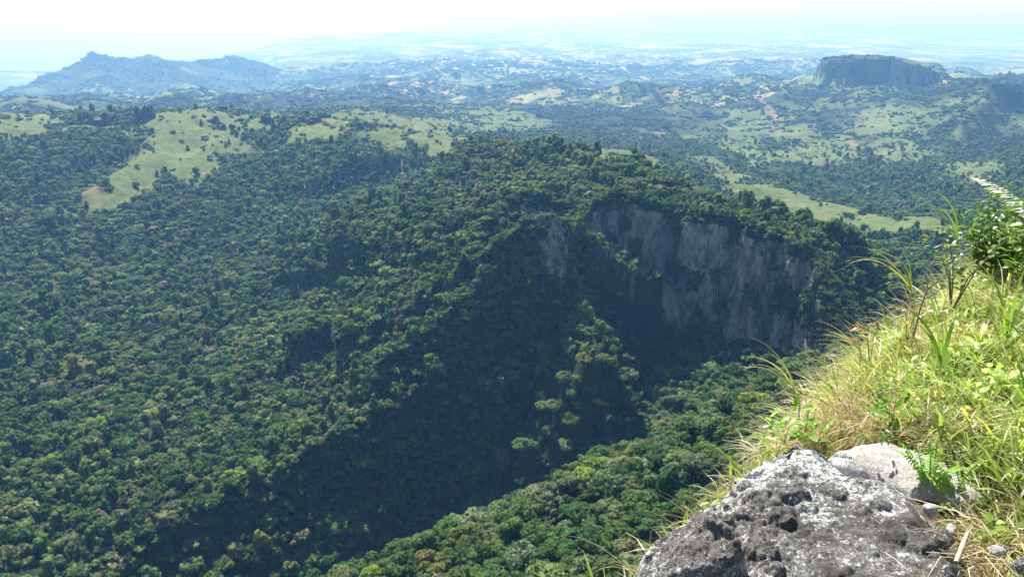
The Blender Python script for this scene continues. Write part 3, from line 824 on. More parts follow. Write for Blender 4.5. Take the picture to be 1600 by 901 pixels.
def tube(P, rad, k=6):
    P = np.asarray(P, float); n = len(P); rad = np.broadcast_to(rad, n)
    tg = unit(np.gradient(P, axis=0)); up = np.array([0.31, 0.95, 0.05])
    a = unit(np.cross(tg, up)); b = np.cross(tg, a)
    an = np.linspace(0, 2 * math.pi, k, endpoint=False)
    v = P[:, None] + (a[:, None] * np.cos(an)[None, :, None] + b[:, None] * np.sin(an)[None, :, None]) * rad[:, None, None]
    f = [(i * k + j, i * k + (j + 1) % k, (i + 1) * k + (j + 1) % k, (i + 1) * k + j) for i in range(n - 1) for j in range(k)]
    return v.reshape(-1, 3), np.array(f)

def join(parts):
    vs, fs_, off = [], [], 0
    for v, f in parts:
        vs.append(v); fs_.append(f + off); off += len(v)
    return np.vstack(vs), np.vstack(fs_)

def trunk_mesh(name, seed, h):
    """trunk of height h (in crown radii) that forks into limbs under the crown"""
    g = np.random.default_rng(seed)
    parts = [tube([(0, 0, -0.35), (0.02, 0.01, h * 0.5), (g.normal() * .05, g.normal() * .05, h + 0.35)], [0.085, 0.06, 0.03])]
    for _ in range(5):
        a = g.uniform(0, 6.28); r = g.uniform(0.4, 0.7)
        parts.append(tube([(0, 0, h * g.uniform(.7, 1)), (r * .5 * math.cos(a), r * .5 * math.sin(a), h + 0.15), (r * math.cos(a), r * math.sin(a), h + 0.42)], [0.04, 0.028, 0.012], 5))
    v, f = join(parts)
    me = mesh_np(name, v, f); me.materials.append(MAT_BARK)
    return me

KINDS = ['dome', 'broad', 'tall', 'clumpy', 'open', 'cone']
def variant_collection(name, specs):
    c = bpy.data.collections.new(name)
    for i, (me) in enumerate(specs):
        o = bpy.data.objects.new('%s_%02d' % (name, i), me); c.objects.link(o)
    return c

def scatter(name, pts, idx, rot, scl, tint, coll, extra=None):
    """ONE object: points that carry instances of the collection's members"""
    me = bpy.data.meshes.new(name)
    n = len(pts)
    me.vertices.add(n); me.vertices.foreach_set('co', np.asarray(pts, np.float32).ravel())
    add_attr(me, 'idx', 'INT', idx); add_attr(me, 'rot', 'FLOAT_VECTOR', rot); add_attr(me, 'scl', 'FLOAT_VECTOR', scl)
    add_attr(me, 'tint', 'FLOAT_COLOR', np.c_[tint, np.ones(n)])
    o = obj(name, me)
    ng = bpy.data.node_groups.new(name, 'GeometryNodeTree')
    ng.interface.new_socket('Geometry', in_out='INPUT', socket_type='NodeSocketGeometry')
    ng.interface.new_socket('Geometry', in_out='OUTPUT', socket_type='NodeSocketGeometry')
    N = ng.nodes.new; L = ng.links.new
    gi, go = N('NodeGroupInput'), N('NodeGroupOutput')
    ci = N('GeometryNodeCollectionInfo'); ci.inputs[0].default_value = coll
    ci.inputs['Separate Children'].default_value = True; ci.inputs['Reset Children'].default_value = True
    ip = N('GeometryNodeInstanceOnPoints'); ip.inputs['Pick Instance'].default_value = True
    def na(nm, t):
        a = N('GeometryNodeInputNamedAttribute'); a.data_type = t; a.inputs[0].default_value = nm
        return a.outputs[0]
    L(gi.outputs[0], ip.inputs['Points']); L(ci.outputs[0], ip.inputs['Instance'])
    L(na('idx', 'INT'), ip.inputs['Instance Index'])
    er = N('FunctionNodeEulerToRotation'); L(na('rot', 'FLOAT_VECTOR'), er.inputs[0]); L(er.outputs[0], ip.inputs['Rotation'])
    L(na('scl', 'FLOAT_VECTOR'), ip.inputs['Scale']); L(ip.outputs[0], go.inputs[0])
    md = o.modifiers.new('scatter', 'NODES'); md.node_group = ng
    return o

# near crowns, middle crowns and far clumps
NEAR = [crown_mesh('crown_near', 100 + i, KINDS[k], 1500, 0.125, ICO1) for i, k in enumerate([0, 1, 3, 0, 1, 2, 4, 3, 0, 5])]
NEAR_KIND = [0, 1, 3, 0, 1, 2, 4, 3, 0, 5]
TRUNKS = [trunk_mesh('trunk', 300 + i, 1.1) for i in range(4)]
MIDC = variant_collection('middle_crowns', [crown_mesh('crown_middle', 140 + i, KINDS[k], 520, 0.20, ICO1) for i, k in enumerate([0, 1, 3, 0, 1, 2, 4, 3, 0, 5, 2, 3])])
def clump_mesh(seed):
    g = np.random.default_rng(seed)
    lob = [(g.normal() * .6, g.normal() * .6, g.uniform(.25, .6), g.uniform(.25, .5)) for _ in range(9)]
    parts = []
    for x, y, z, r in lob:
        parts.append((ICO1[0] * r * np.array([1, 1, .9]) * (1 + 0.18 * g.normal(size=(len(ICO1[0]), 1))) + (x, y, z), ICO1[1]))
    v, f = join(parts)
    me = mesh_np('wood_clump', v, f, smooth=False)
    add_attr(me, 'leaf', 'FLOAT', np.clip(g.normal(.5, .3, len(v)), 0, 1.2)); me.materials.append(MAT_LEAF)
    return me
FARC = variant_collection('far_crowns', [clump_mesh(170 + i) for i in range(6)])

PAL = np.array([(0.054, 0.102, 0.022), (0.034, 0.072, 0.017), (0.082, 0.120, 0.038), (0.108, 0.142, 0.034), (0.070, 0.116, 0.025), (0.096, 0.122, 0.054), (0.126, 0.146, 0.062), (0.150, 0.128, 0.088), (0.140, 0.108, 0.078)])
PAL = PAL * 1.50
PAL_W = np.array([0.24, 0.21, 0.15, 0.08, 0.17, 0.055, 0.055, 0.018, 0.005]); PAL_W = PAL_W / PAL_W.sum()

# what can be seen along each bearing: a point is kept unless a crest hides it well
RUN = np.minimum.accumulate(-Z / R, axis=0)                       # smallest dip so far
RUN_PREV = np.vstack([np.full((1, N_TH), 9.0), RUN[:-1]])
HID = (-Z / R - RUN_PREV) * R                                     # metres below the line of sight
dRc = R[1:, :-1] - R[:-1, :-1]
AREA = R[:-1, :-1] * (TH[1] - TH[0]) * dRc
def scatter_points(dens, sel, seed):
    """random points on the sheet, dens per square metre of ground plan for the cells in sel"""
    g = np.random.default_rng(seed)
    lam = np.where(sel, AREA * dens, 0)
    cnt = g.poisson(lam)
    ii, jj = np.nonzero(cnt); k = cnt[ii, jj]
    ii, jj = np.repeat(ii, k), np.repeat(jj, k)
    a, b = g.uniform(0, 1, len(ii)), g.uniform(0, 1, len(ii))
    def lerp(A): return (A[ii, jj] * (1 - a) + A[ii + 1, jj] * a) * (1 - b) + (A[ii, jj + 1] * (1 - a) + A[ii + 1, jj + 1] * a) * b
    return lerp(X), lerp(Y), lerp(Z), lerp(R), ii, jj, g

c_ = lambda A: A[:-1, :-1]
U_PX, V_PX = project(X, Y, Z)
IN_VIEW = (c_(U_PX) > -140) & (c_(U_PX) < 1740) & (c_(V_PX) > -80) & (c_(V_PX) < 1050)
steep = np.sqrt(1 + np.minimum(c_(SLOPE), 6) ** 2)
open_rock = 1 - 0.93 * sstep(0.25, 0.6, c_(ROCK))

def thin(x, y, rad, g):
    """drop points that crowd a larger neighbour (grid hash)"""
    order = np.argsort(-rad); cell_ = 6.0
    gx, gy = np.floor(x / cell_).astype(int), np.floor(y / cell_).astype(int)
    table = {}; keep_ = np.zeros(len(x), bool)
    for i in order:
        ok = True
        kx, ky = gx[i], gy[i]
        for ax in (-1, 0, 1):
            for ay in (-1, 0, 1):
                for j in table.get((kx + ax, ky + ay), ()):
                    if (x[i] - x[j]) ** 2 + (y[i] - y[j]) ** 2 < (0.55 * (rad[i] + rad[j])) ** 2: ok = False; break
                if not ok: break
            if not ok: break
        if ok:
            keep_[i] = True; table.setdefault((kx, ky), []).append(i)
    return keep_

# --- the near slope: individual trees
sel = (c_(D) > 0) & (cell == 0) & (c_(R) > 165) & IN_VIEW & (c_(HID) < 14)
x, y, z, r, ii, jj, g = scatter_points(0.075, sel, 201)
rad = np.clip(np.exp(g.normal(math.log(4.4), 0.38, len(x))), 1.9, 8.2)
k = thin(x, y, rad, g); x, y, z, r, rad, ii, jj = x[k], y[k], z[k], r[k], rad[k], ii[k], jj[k]
u_, v_ = project(x, y, z + rad)
hid = HID[ii, jj]
vis = (u_ > -20) & (u_ < 1330) & (v_ < 930) & (hid < 6) & ~((v_ > 690) & (u_ > 1240 - (v_ - 690) * 1.1))
score = np.where(vis, rad / r, 0)
top = np.argsort(-score)[:300]; top = top[score[top] > 0]
single = np.zeros(len(x), bool); single[top] = True
TINTS = [('dark green', (0.036, 0.076, 0.018)), ('mid green', (0.058, 0.104, 0.025)), ('grey green', (0.092, 0.126, 0.056)), ('silvery green', (0.112, 0.142, 0.078)), ('olive green', (0.096, 0.112, 0.026)), ('bright yellow green', (0.115, 0.165, 0.028)), ('brownish', (0.155, 0.130, 0.078))]
TW = np.array([0.20, 0.33, 0.24, 0.105, 0.06, 0.06, 0.005])
SHAPE = {0: 'domed', 1: 'broad', 2: 'tall', 3: 'clumpy', 4: 'open', 5: 'conical'}
def zone(u, v):
    crest = float(np.interp(u, [300, 500, 600, 700, 800, 860, 950, 1030, 1100, 1230, 1330], [985, 890, 848, 805, 765, 738, 684, 664, 618, 560, 520]))
    k = (v - crest) / 45.0
    row = 'on the gully crest' if k < 0.45 else ('just below the gully crest' if k < 1.5 else ('mid slope' if k < 2.6 else ('low on the slope' if k < 3.6 else 'near the bottom edge')))
    for lim, col_ in ((520, 'at the gully mouth'), (600, 'beside the gully mouth'), (680, 'under the dark spur'), (760, 'left of the sunlit clump'), (840, 'before the darkest gully'), (920, 'below the sunlit clump'), (985, 'well left of the ledge'), (1050, 'just left of the ledge'), (1120, 'beside the ledge corner'), (1190, 'beyond the ledge'), (1260, 'beyond the ledge tip')):
        if u < lim: return row + ' ' + col_
    return row + ' under the grass edge'
def tree(px, py, pz, rad_, ki, ti, rz, squash, label, group):
    t = thing('rainforest_tree', (px, py, pz), label, 'tree', group)
    t.rotation_euler = (0, 0, rz)
    lift = rad_ * 1.1
    tr = obj('trunk', TRUNKS[ti % 4], None, t); tr.scale = (rad_, rad_, rad_)
    cr = obj('crown', NEAR[ki], None, t); cr.location = (0, 0, lift); cr.scale = (rad_, rad_, rad_ * squash)
    return t, cr
gt = np.random.default_rng(33)
for i in np.nonzero(single)[0]:
    ti = gt.choice(len(TINTS), p=TW / TW.sum()); nm, col = TINTS[ti]
    ki = int(gt.integers(0, len(NEAR) - 1)); sh = SHAPE[NEAR_KIND[ki]]
    zn = zone(u_[i], v_[i])
    size = 'large ' if rad[i] > 5.8 else ('small ' if rad[i] < 3.6 else '')
    t, cr = tree(x[i], y[i], z[i] - rad[i] * 0.75, rad[i], ki, ki, gt.uniform(0, 6.28), gt.uniform(0.8, 1.05),
                 '%s%s %s tree %s' % (size, nm, sh, zn), '%s%s %s trees %s' % (size, nm, sh, zn))
    cr['tint'] = [float(c) for c in 1.32 * np.array(col) * gt.uniform(0.85, 1.15) * gt.normal(1, 0.06, 3)]
rest = ~single
P_F = [np.c_[x, y, z - rad * 0.1 + rad * g.uniform(-.4, .35, len(rad))][rest]]; R_F = [rad[rest]]; T_F = [PAL[g.choice(len(PAL), rest.sum(), p=PAL_W)]]

# --- the forest itself: shaded face, ridge and basin
forest = (1 - c_(G)) * open_rock
sel = (c_(R) > 165) & (c_(R) < 1050) & IN_VIEW & (c_(HID) < 16) & ~((cell == 0))
x, y, z, r, ii, jj, g = scatter_points(0.075 * forest * np.minimum(steep, 3.2), sel, 203)
rad = np.clip(np.exp(g.normal(math.log(3.5), 0.42, len(x))), 1.5, 8.0)
sl = SLOPE[ii, jj]
rad = np.where((sl > 1.3) & (g.uniform(0, 1, len(x)) < 0.8), rad * 0.66, rad)
rad = np.where(ROCK[ii, jj] > 0.4, rad * 0.55, rad)
rad = np.where((D[ii, jj] < 0) & (D[ii, jj] > -45) & (PAR[ii, jj] > 8), rad * 0.62, rad)
k = thin(x, y, np.where(sl > 1.3, rad * 0.45, rad), g)
P_F.append(np.c_[x, y, z - rad * 0.1 + rad * g.uniform(-.4, .35, len(rad)) * (sl < 1.3)][k]); R_F.append(rad[k]); T_F.append(PAL[g.choice(len(PAL), k.sum(), p=PAL_W)])
sel = (c_(R) >= 1050) & (c_(R) < 2400) & IN_VIEW & (c_(HID) < 16)
x, y, z, r, ii, jj, g = scatter_points(0.040 * (forest + 0.022 * c_(G) * (c_(THG) < 0.1) + 0.06 * c_(G) * (c_(THG) >= 0.1) * np.where(c_(R) > 1500, 1, 0.28)) * (1 - 0.9 * c_(SOIL)) * np.where(c_(THG) > 0.1, 0.8, 1.0), sel, 205)
rad = np.clip(np.exp(g.normal(math.log(3.9), 0.38, len(x))), 1.8, 8) 
k = thin(x, y, rad, g)
P_F.append(np.c_[x, y, z - rad * 0.15][k]); R_F.append(rad[k]); T_F.append(PAL[g.choice(len(PAL), k.sum(), p=PAL_W)])
face = (c_(D) > 0) & (c_(deff) < 16) & (c_(cl) > 8) & (c_(R) < 1000) & IN_VIEW
x, y, z, r, ii, jj, g = scatter_points(0.010 * np.sqrt(1 + c_(SLOPE) ** 2) * (1 + 7 * (1 - sstep(-0.40, -0.15, c_(veg)))), face, 206)
rad = np.clip(np.exp(g.normal(math.log(1.5), 0.4, len(x))), .7, 3.4)
P_F.append(np.c_[x, y, z - rad * .3]); R_F.append(rad); T_F.append(PAL[g.choice(len(PAL), len(x), p=PAL_W)])
steep_ = (c_(SLOPE) > 1.0) & (c_(R) > 480) & (c_(R) < 1350) & (c_(D) < -3) & IN_VIEW & (c_(HID) < 16)
x, y, z, r, ii, jj, g = scatter_points(0.035 * np.sqrt(1 + c_(SLOPE) ** 2), steep_, 204)
rad = np.clip(np.exp(g.normal(math.log(2.0), 0.4, len(x))), .9, 4.0)
P_F.append(np.c_[x, y, z - rad * .3]); R_F.append(rad); T_F.append(PAL[g.choice(len(PAL), len(x), p=PAL_W)])
lip = (c_(D) > -5) & (c_(deff) < 3.0) & (c_(PAR) > 8) & (c_(PAR) < 24) & (c_(R) < 1000) & IN_VIEW
x, y, z, r, ii, jj, g = scatter_points(0.16, lip, 208)
rad = np.clip(np.exp(g.normal(math.log(1.9), 0.35, len(x))), .9, 3.6)
P_F.append(np.c_[x, y, z - rad * .2]); R_F.append(rad); T_F.append(PAL[g.choice(len(PAL), len(x), p=PAL_W)])
PF, RF, TF = np.vstack(P_F), np.concatenate(R_F), np.vstack(T_F)
g = np.random.default_rng(207); n = len(PF)
# drifts of lighter and drier crowns through the basin
drift = fbm(PF[:, 0] / 90, PF[:, 1] / 90, 209, 4)[:, None]
d2_ = noise(PF[:, 0] / 55, PF[:, 1] / 55, 210)[:, None]
TF = np.where((d2_ > 0.42) & (g.uniform(0, 1, (n, 1)) < .55), PAL[5] * .9, np.where((d2_ < -0.45) & (g.uniform(0, 1, (n, 1)) < .6), PAL[1], TF))
TF = TF * (1 + 0.42 * drift) * g.normal(1, 0.10, (n, 1)) * g.normal(1, 0.05, (n, 3))
tag(scatter('rainforest', PF, g.integers(0, 12, n), np.c_[g.normal(0, .08, n), g.normal(0, .08, n), g.uniform(0, 6.28, n)],
        np.c_[RF, RF, RF * np.clip(g.normal(1.0, .18, n), .7, 1.6)], np.clip(TF, 0.01, 0.3), MIDC), kind='stuff')
print('forest trees', n, 'single', int(single.sum()))
# --- far woods: clumps over the slopes and plain
wn_ = fbm(X / 420.0, Y / 420.0, 211, 5); wn2 = fbm(X / 90.0, Y / 90.0, 213, 3)
wood = sstep(-0.16, 0.14, wn_ + 0.5 * wn2) * (1 - 0.72 * G) + 0.06
sel = (c_(R) >= 2400) & (c_(R) < 8200) & IN_VIEW & (c_(HID) < 30) & (c_(Z) > SEA_Z + 8)
dens = np.where(c_(R) < 4300, 1 / 150.0, 1 / 430.0) * c_(wood) * (1 - c_(SOIL)) * (1 - 0.9 * c_(ROCK))
x, y, z, r, ii, jj, g = scatter_points(dens, sel, 215)
rad = np.where(r < 4300, 0.95, 1.45) * np.clip(np.exp(g.normal(math.log(5.2), 0.4, len(x))), 2, 13)
n = len(x)
FP = np.array([(0.040, 0.070, 0.026), (0.030, 0.055, 0.022), (0.060, 0.085, 0.036), (0.075, 0.095, 0.045)])
FP = FP * 1.35
ft = FP[g.choice(4, n, p=[.35, .3, .22, .13])] * g.normal(1, .12, (n, 1))
tag(scatter('distant_woods', np.c_[x, y, z - rad * .15], g.integers(0, 6, n), np.c_[np.zeros(n), np.zeros(n), g.uniform(0, 6.28, n)], np.c_[rad, rad, rad * g.uniform(.8, 1.3, n)], np.clip(ft, .01, .3), FARC), kind='stuff')
print('far clumps', n)
# ------------------------------------------------------------------ rock outcrops and far buildings
MAT_OUTCROP = plain_material('weathered_basalt', (0.075, 0.068, 0.060), 0.9, 0.2, 0.08, 0.6)
def outcrop(u, v, w, h, seed, label, rmin=1000.0):
    g = np.random.default_rng(seed); p = hit(u, v, rmin); r = math.hypot(p[0], p[1])
    sx, sz = w * r / F_PX / 2, h * r / F_PX
    parts = []
    for k in range(5):                                    # a broken row of blocks under one crest
        q = (k - 2) / 2.0
        a = ICO2[0].copy()
        for _ in range(10):
            d = unit(g.normal(size=3) * np.array([1, 1, .5])); c = g.uniform(.4, .7)
            over = np.maximum(a @ d - c, 0); a = a - over[:, None] * d * .95
        hk = sz * (1 - 0.55 * abs(q + g.uniform(-.4, .4)) ** 1.5) * g.uniform(.75, 1.05)
        a = a * np.array([sx * .42, sx * .5, hk * 1.15]) + np.array([q * sx * .75, g.normal() * sx * .2, 0])
        parts.append((a, ICO2[1]))
    v_, f_ = join(parts)
    v_ = v_ * (1 + 0.06 * noise(v_[:, 0] / 4, v_[:, 1] / 4 + v_[:, 2] / 5, seed))[:, None]
    o = obj('rock_outcrop', mesh_np('rock_outcrop', v_, f_, smooth=False), MAT_OUTCROP)
    o.location = p + np.array([0, 0, -0.1 * sz]); o.rotation_euler = (0, 0, -math.atan2(p[0], p[1]))
    tag(o, label, 'rock', 'dark rocks on the grassy hills')
outcrop(230, 189, 42, 30, 601, 'tall dark square topped rock standing on the left grassy ridge')
outcrop(168, 192, 50, 15, 602, 'low dark row of crags left of the tall square rock')
outcrop(128, 190, 32, 13, 603, 'dark crag on the far left of the grassy ridge crest')
outcrop(335, 194, 22, 12, 604, 'small dark rock on the grass right of the tall square rock')
outcrop(346, 204, 28, 12, 605, 'slanted dark rock below the small rock on the grassy slope')
outcrop(416, 193, 24, 18, 606, 'dark rounded crag with bushes in the middle of the grassy ridge')
outcrop(490, 193, 42, 13, 607, 'long dark crag along the top of the central grassy knoll')
outcrop(504, 183, 26, 13, 608, 'dark crag on the skyline above the central grassy knoll')
outcrop(648, 209, 30, 7, 609, 'flat dark rock beside the pale meadow in the middle distance')
outcrop(716, 226, 24, 6, 610, 'low broken rock at the right end of the pale meadow')
outcrop(570, 126, 18, 11, 611, 'dark pointed crag on the hazy hill in the far middle', 4000.0)
outcrop(598, 117, 9, 12, 612, 'thin dark rock tower on the hazy hill in the far middle', 4000.0)
outcrop(712, 124, 16, 9, 613, 'dark squat crag on the hazy plain right of the rock tower', 4000.0)
outcrop(596, 138, 34, 9, 614, 'dark brow of rock on the near side of the hazy hill', 4000.0)
outcrop(621, 150, 16, 8, 615, 'small dark rock on the pale slope of the hazy hill', 4000.0)
# a scatter of pale sheds and houses, a pixel or two each, on the coastal plain
gh = np.random.default_rng(620); bx = []
spots = [(930, 78, 60, 10, 60), (1130, 84, 60, 6, 30), (1170, 72, 40, 5, 25), (700, 95, 50, 12, 20), (850, 90, 60, 14, 25), (1020, 70, 60, 7, 30), (470, 192, 12, 2, 0), (790, 100, 40, 8, 14), (1250, 80, 60, 8, 20), (560, 75, 60, 10, 18), (930, 85, 20, 2, 16)]
for u0, v0, su, sv_, n_ in spots:
    for _ in range(n_):
        p = hit(u0 + gh.normal() * su, v0 + gh.normal() * sv_, 5000.0); a, b, h = gh.uniform(8, 22), gh.uniform(6, 11), gh.uniform(3, 6); t = gh.uniform(0, 3.14)
        c, s_ = math.cos(t), math.sin(t)
        q = np.array([(x_ * a, y_ * b, z_) for z_ in (-3, h) for x_, y_ in ((-1, -1), (1, -1), (1, 1), (-1, 1))] + [(-a, 0, h * 1.6), (a, 0, h * 1.6)])
        q = np.c_[q[:, 0] * c - q[:, 1] * s_, q[:, 0] * s_ + q[:, 1] * c, q[:, 2]] + p
        f = [(0, 1, 5, 4), (1, 2, 6, 5), (2, 3, 7, 6), (3, 0, 4, 7), (4, 5, 9, 8), (6, 7, 8, 9), (4, 8, 7, 7), (5, 6, 9, 9)]
        bx.append((q, np.array(f)))
v_, f_ = join(bx)
bm_ = bpy.data.meshes.new('distant_town'); bm_.from_pydata(v_.tolist(), [], [tuple(dict.fromkeys(map(int, q))) for q in f_]); bm_.update()
tag(obj('distant_town', bm_, plain_material('pale_roofs', (0.62, 0.60, 0.58), 0.6, 0.4)), kind='stuff')

# ------------------------------------------------------------------ the summit ledge at our feet
def flat(u, v, z):
    th, dip = ray(u, v); r = -z / dip
    return np.array([r * math.sin(th), r * math.cos(th), z])

EDGE = np.array([(9.0, 11.0), (4.6, 6.3), (3.2, 4.75), (2.75, 4.25), (2.2, 3.72), (1.85, 3.38), (1.3, 2.74), (1.0, 2.34), (0.80, 2.10), (0.62, 1.92), (0.45, 1.75), (0.34, 1.55), (0.26, 1.2), (0.15, 0.5), (-0.4, -0.6), (-2.0, -3.0)])
EDGE_POLY = np.vstack([EDGE, [[12, -3.0]], [[14, 11]]])
def ground_z(x, y):
    d, *_r = seg_dist(x, y, EDGE)
    ins = inside(x, y, EDGE_POLY)
    z = -1.50 + 0.05 * fbm(x / 0.9, y / 0.9, 301, 3) + 0.012 * fbm(x / 0.12, y / 0.12, 303, 3) + 0.05 * np.clip(x - 1.6, 0, 3) * sstep(1.5, 3.5, y) * 0
    return np.where(ins, z - 0.10 * (1 - sstep(0, 0.35, d)), z - 0.10 - 1.5 * d - 0.8 * np.maximum(d - 0.5, 0))
gx, gy = np.meshgrid(np.r_[np.linspace(-4, 0, 24, endpoint=False), np.linspace(0, 4.5, 150, endpoint=False), np.linspace(4.5, 13, 36)],
                     np.r_[np.linspace(-3, 0.8, 24, endpoint=False), np.linspace(0.8, 6.5, 190, endpoint=False), np.linspace(6.5, 12, 24)])
gz = ground_z(gx, gy)
gi = np.arange(gx.size).reshape(gx.shape)
gq = np.stack([gi[:-1, :-1], gi[:-1, 1:], gi[1:, 1:], gi[1:, :-1]], -1).reshape(-1, 4)
def soil_material():
    m, nt, out = new_mat('dark_leaf_litter'); g = NT(nt)
    pos = g.n('ShaderNodeNewGeometry').outputs['Position']
    f = g.noise(pos, 22.0, 8, 0.7)
    p = g.n('ShaderNodeBsdfPrincipled')
    g.l(g.ramp(f, [(0.3, (0.018, 0.013, 0.009)), (0.5, (0.06, 0.045, 0.028)), (0.68, (0.16, 0.12, 0.075)), (0.8, (0.30, 0.25, 0.17))]), p.inputs['Base Color'])
    p.inputs['Roughness'].default_value = 0.95
    b = g.n('ShaderNodeBump'); b.inputs['Strength'].default_value = 0.8; b.inputs['Distance'].default_value = 0.015; g.l(f, b.inputs['Height']); g.l(b.outputs[0], p.inputs['Normal'])
    g.l(p.outputs[0], out.inputs[0])
    return m
tag(obj('ground', mesh_np('ground', np.stack([gx, gy, gz], -1).reshape(-1, 3), gq), soil_material()), kind='structure')

def rock_material(name, dark, mid, lich_col, lich_bias):
    m, nt, out = new_mat(name); g = NT(nt)
    pos = g.n('ShaderNodeNewGeometry').outputs['Position']
    la = g.attr('lichen').outputs['Fac']
    n1 = g.noise(pos, 9.0, 8, 0.65); n2 = g.noise(pos, 62.0, 10, 0.78, 0.8); n3 = g.noise(pos, 210.0, 8, 0.75)
    base = g.ramp(g.math('ADD', g.math('MULTIPLY', n1, 0.55), g.math('MULTIPLY', n3, 0.45)), [(0.36, dark), (0.5, mid), (0.62, tuple(min(1, c * 2.1) for c in mid))])
    rust = g.ramp(g.noise(pos, 16.0, 5, 0.6), [(0.62, (0, 0, 0)), (0.74, (1, 1, 1))])
    base = g.mixc(g.math('MULTIPLY', rust, 0.45), base, (0.17, 0.10, 0.055))
    # crusts of pale lichen with crisp, frilled edges
    k = g.math('ADD', g.math('ADD', g.math('MULTIPLY', n2, 0.62), g.math('MULTIPLY', n1, 0.28)), g.math('MULTIPLY', n3, 0.22))
    k = g.math('ADD', k, g.math('MULTIPLY', la, 0.055))
    base = g.mixc(0.8, base, g.ramp(g.noise(pos, 420.0, 4, 0.7), [(0.36, (0.35, 0.35, 0.35)), (0.62, (1.35, 1.35, 1.35))]), 'MULTIPLY')
    lm = g.ramp(k, [(lich_bias, (0, 0, 0)), (lich_bias + 0.022, (1, 1, 1))])
    lc = g.ramp(n3, [(0.3, tuple(c * 0.55 for c in lich_col)), (0.55, lich_col), (0.75, tuple(min(.82, c * 1.25) for c in lich_col))])
    c = g.mixc(lm, base, lc)
    # a few yellow-green crusts
    ym = g.ramp(g.noise(pos, 11.0, 4, 0.6, 1.0), [(0.66, (0, 0, 0)), (0.70, (1, 1, 1))])
    c = g.mixc(g.math('MULTIPLY', ym, 0.5), c, (0.33, 0.34, 0.20))
    p = g.n('ShaderNodeBsdfPrincipled'); g.l(c, p.inputs['Base Color'])
    p.inputs['Roughness'].default_value = 0.85; p.inputs['Specular IOR Level'].default_value = 0.3
    h = g.math('ADD', g.math('MULTIPLY', n2, 0.6), g.math('ADD', g.math('MULTIPLY', n3, 0.4), g.math('MULTIPLY', lm, 0.12)))
    b = g.n('ShaderNodeBump'); b.inputs['Strength'].default_value = 1.0; b.inputs['Distance'].default_value = 0.010
    g.l(h, b.inputs['Height']); g.l(b.outputs[0], p.inputs['Normal'])
    g.l(p.outputs[0], out.inputs[0])
    return m
MAT_ROCK = rock_material('lichen_rock', (0.032, 0.030, 0.028), (0.130, 0.122, 0.112), (0.56, 0.58, 0.56), 0.582)
MAT_SLAB = rock_material('pale_rock', (0.34, 0.29, 0.265), (0.56, 0.50, 0.46), (0.70, 0.69, 0.66), 0.57)

def rock_sheet(name, outline_px, z0, step, shape, mat, pad=0.30):
    O = np.array([flat(u, v, z0)[:2] for u, v in outline_px])
    x, y = np.meshgrid(np.arange(O[:, 0].min() - pad, O[:, 0].max() + pad, step), np.arange(O[:, 1].min() - pad, O[:, 1].max() + pad, step))
    d, *_r = seg_dist(x, y, np.vstack([O, O[:1]]))
    ins = inside(x, y, O)
    di = np.where(ins, d, -d) + 0.025 * fbm(x / 0.16, y / 0.16, 311, 4)
    z, lich = shape(x, y, di)
    idx = np.arange(x.size).reshape(x.shape)
    q = np.stack([idx[:-1, :-1], idx[:-1, 1:], idx[1:, 1:], idx[1:, :-1]], -1)
    kp = (di > -pad)[:-1, :-1]
    q = q[kp]
    used, inv = np.unique(q.ravel(), return_inverse=True)
    me = mesh_np(name, np.stack([x, y, z], -1).reshape(-1, 3)[used], inv.reshape(-1, 4))
    add_attr(me, 'lichen', 'FLOAT', lich.ravel()[used])
    return obj(name, me, mat), O

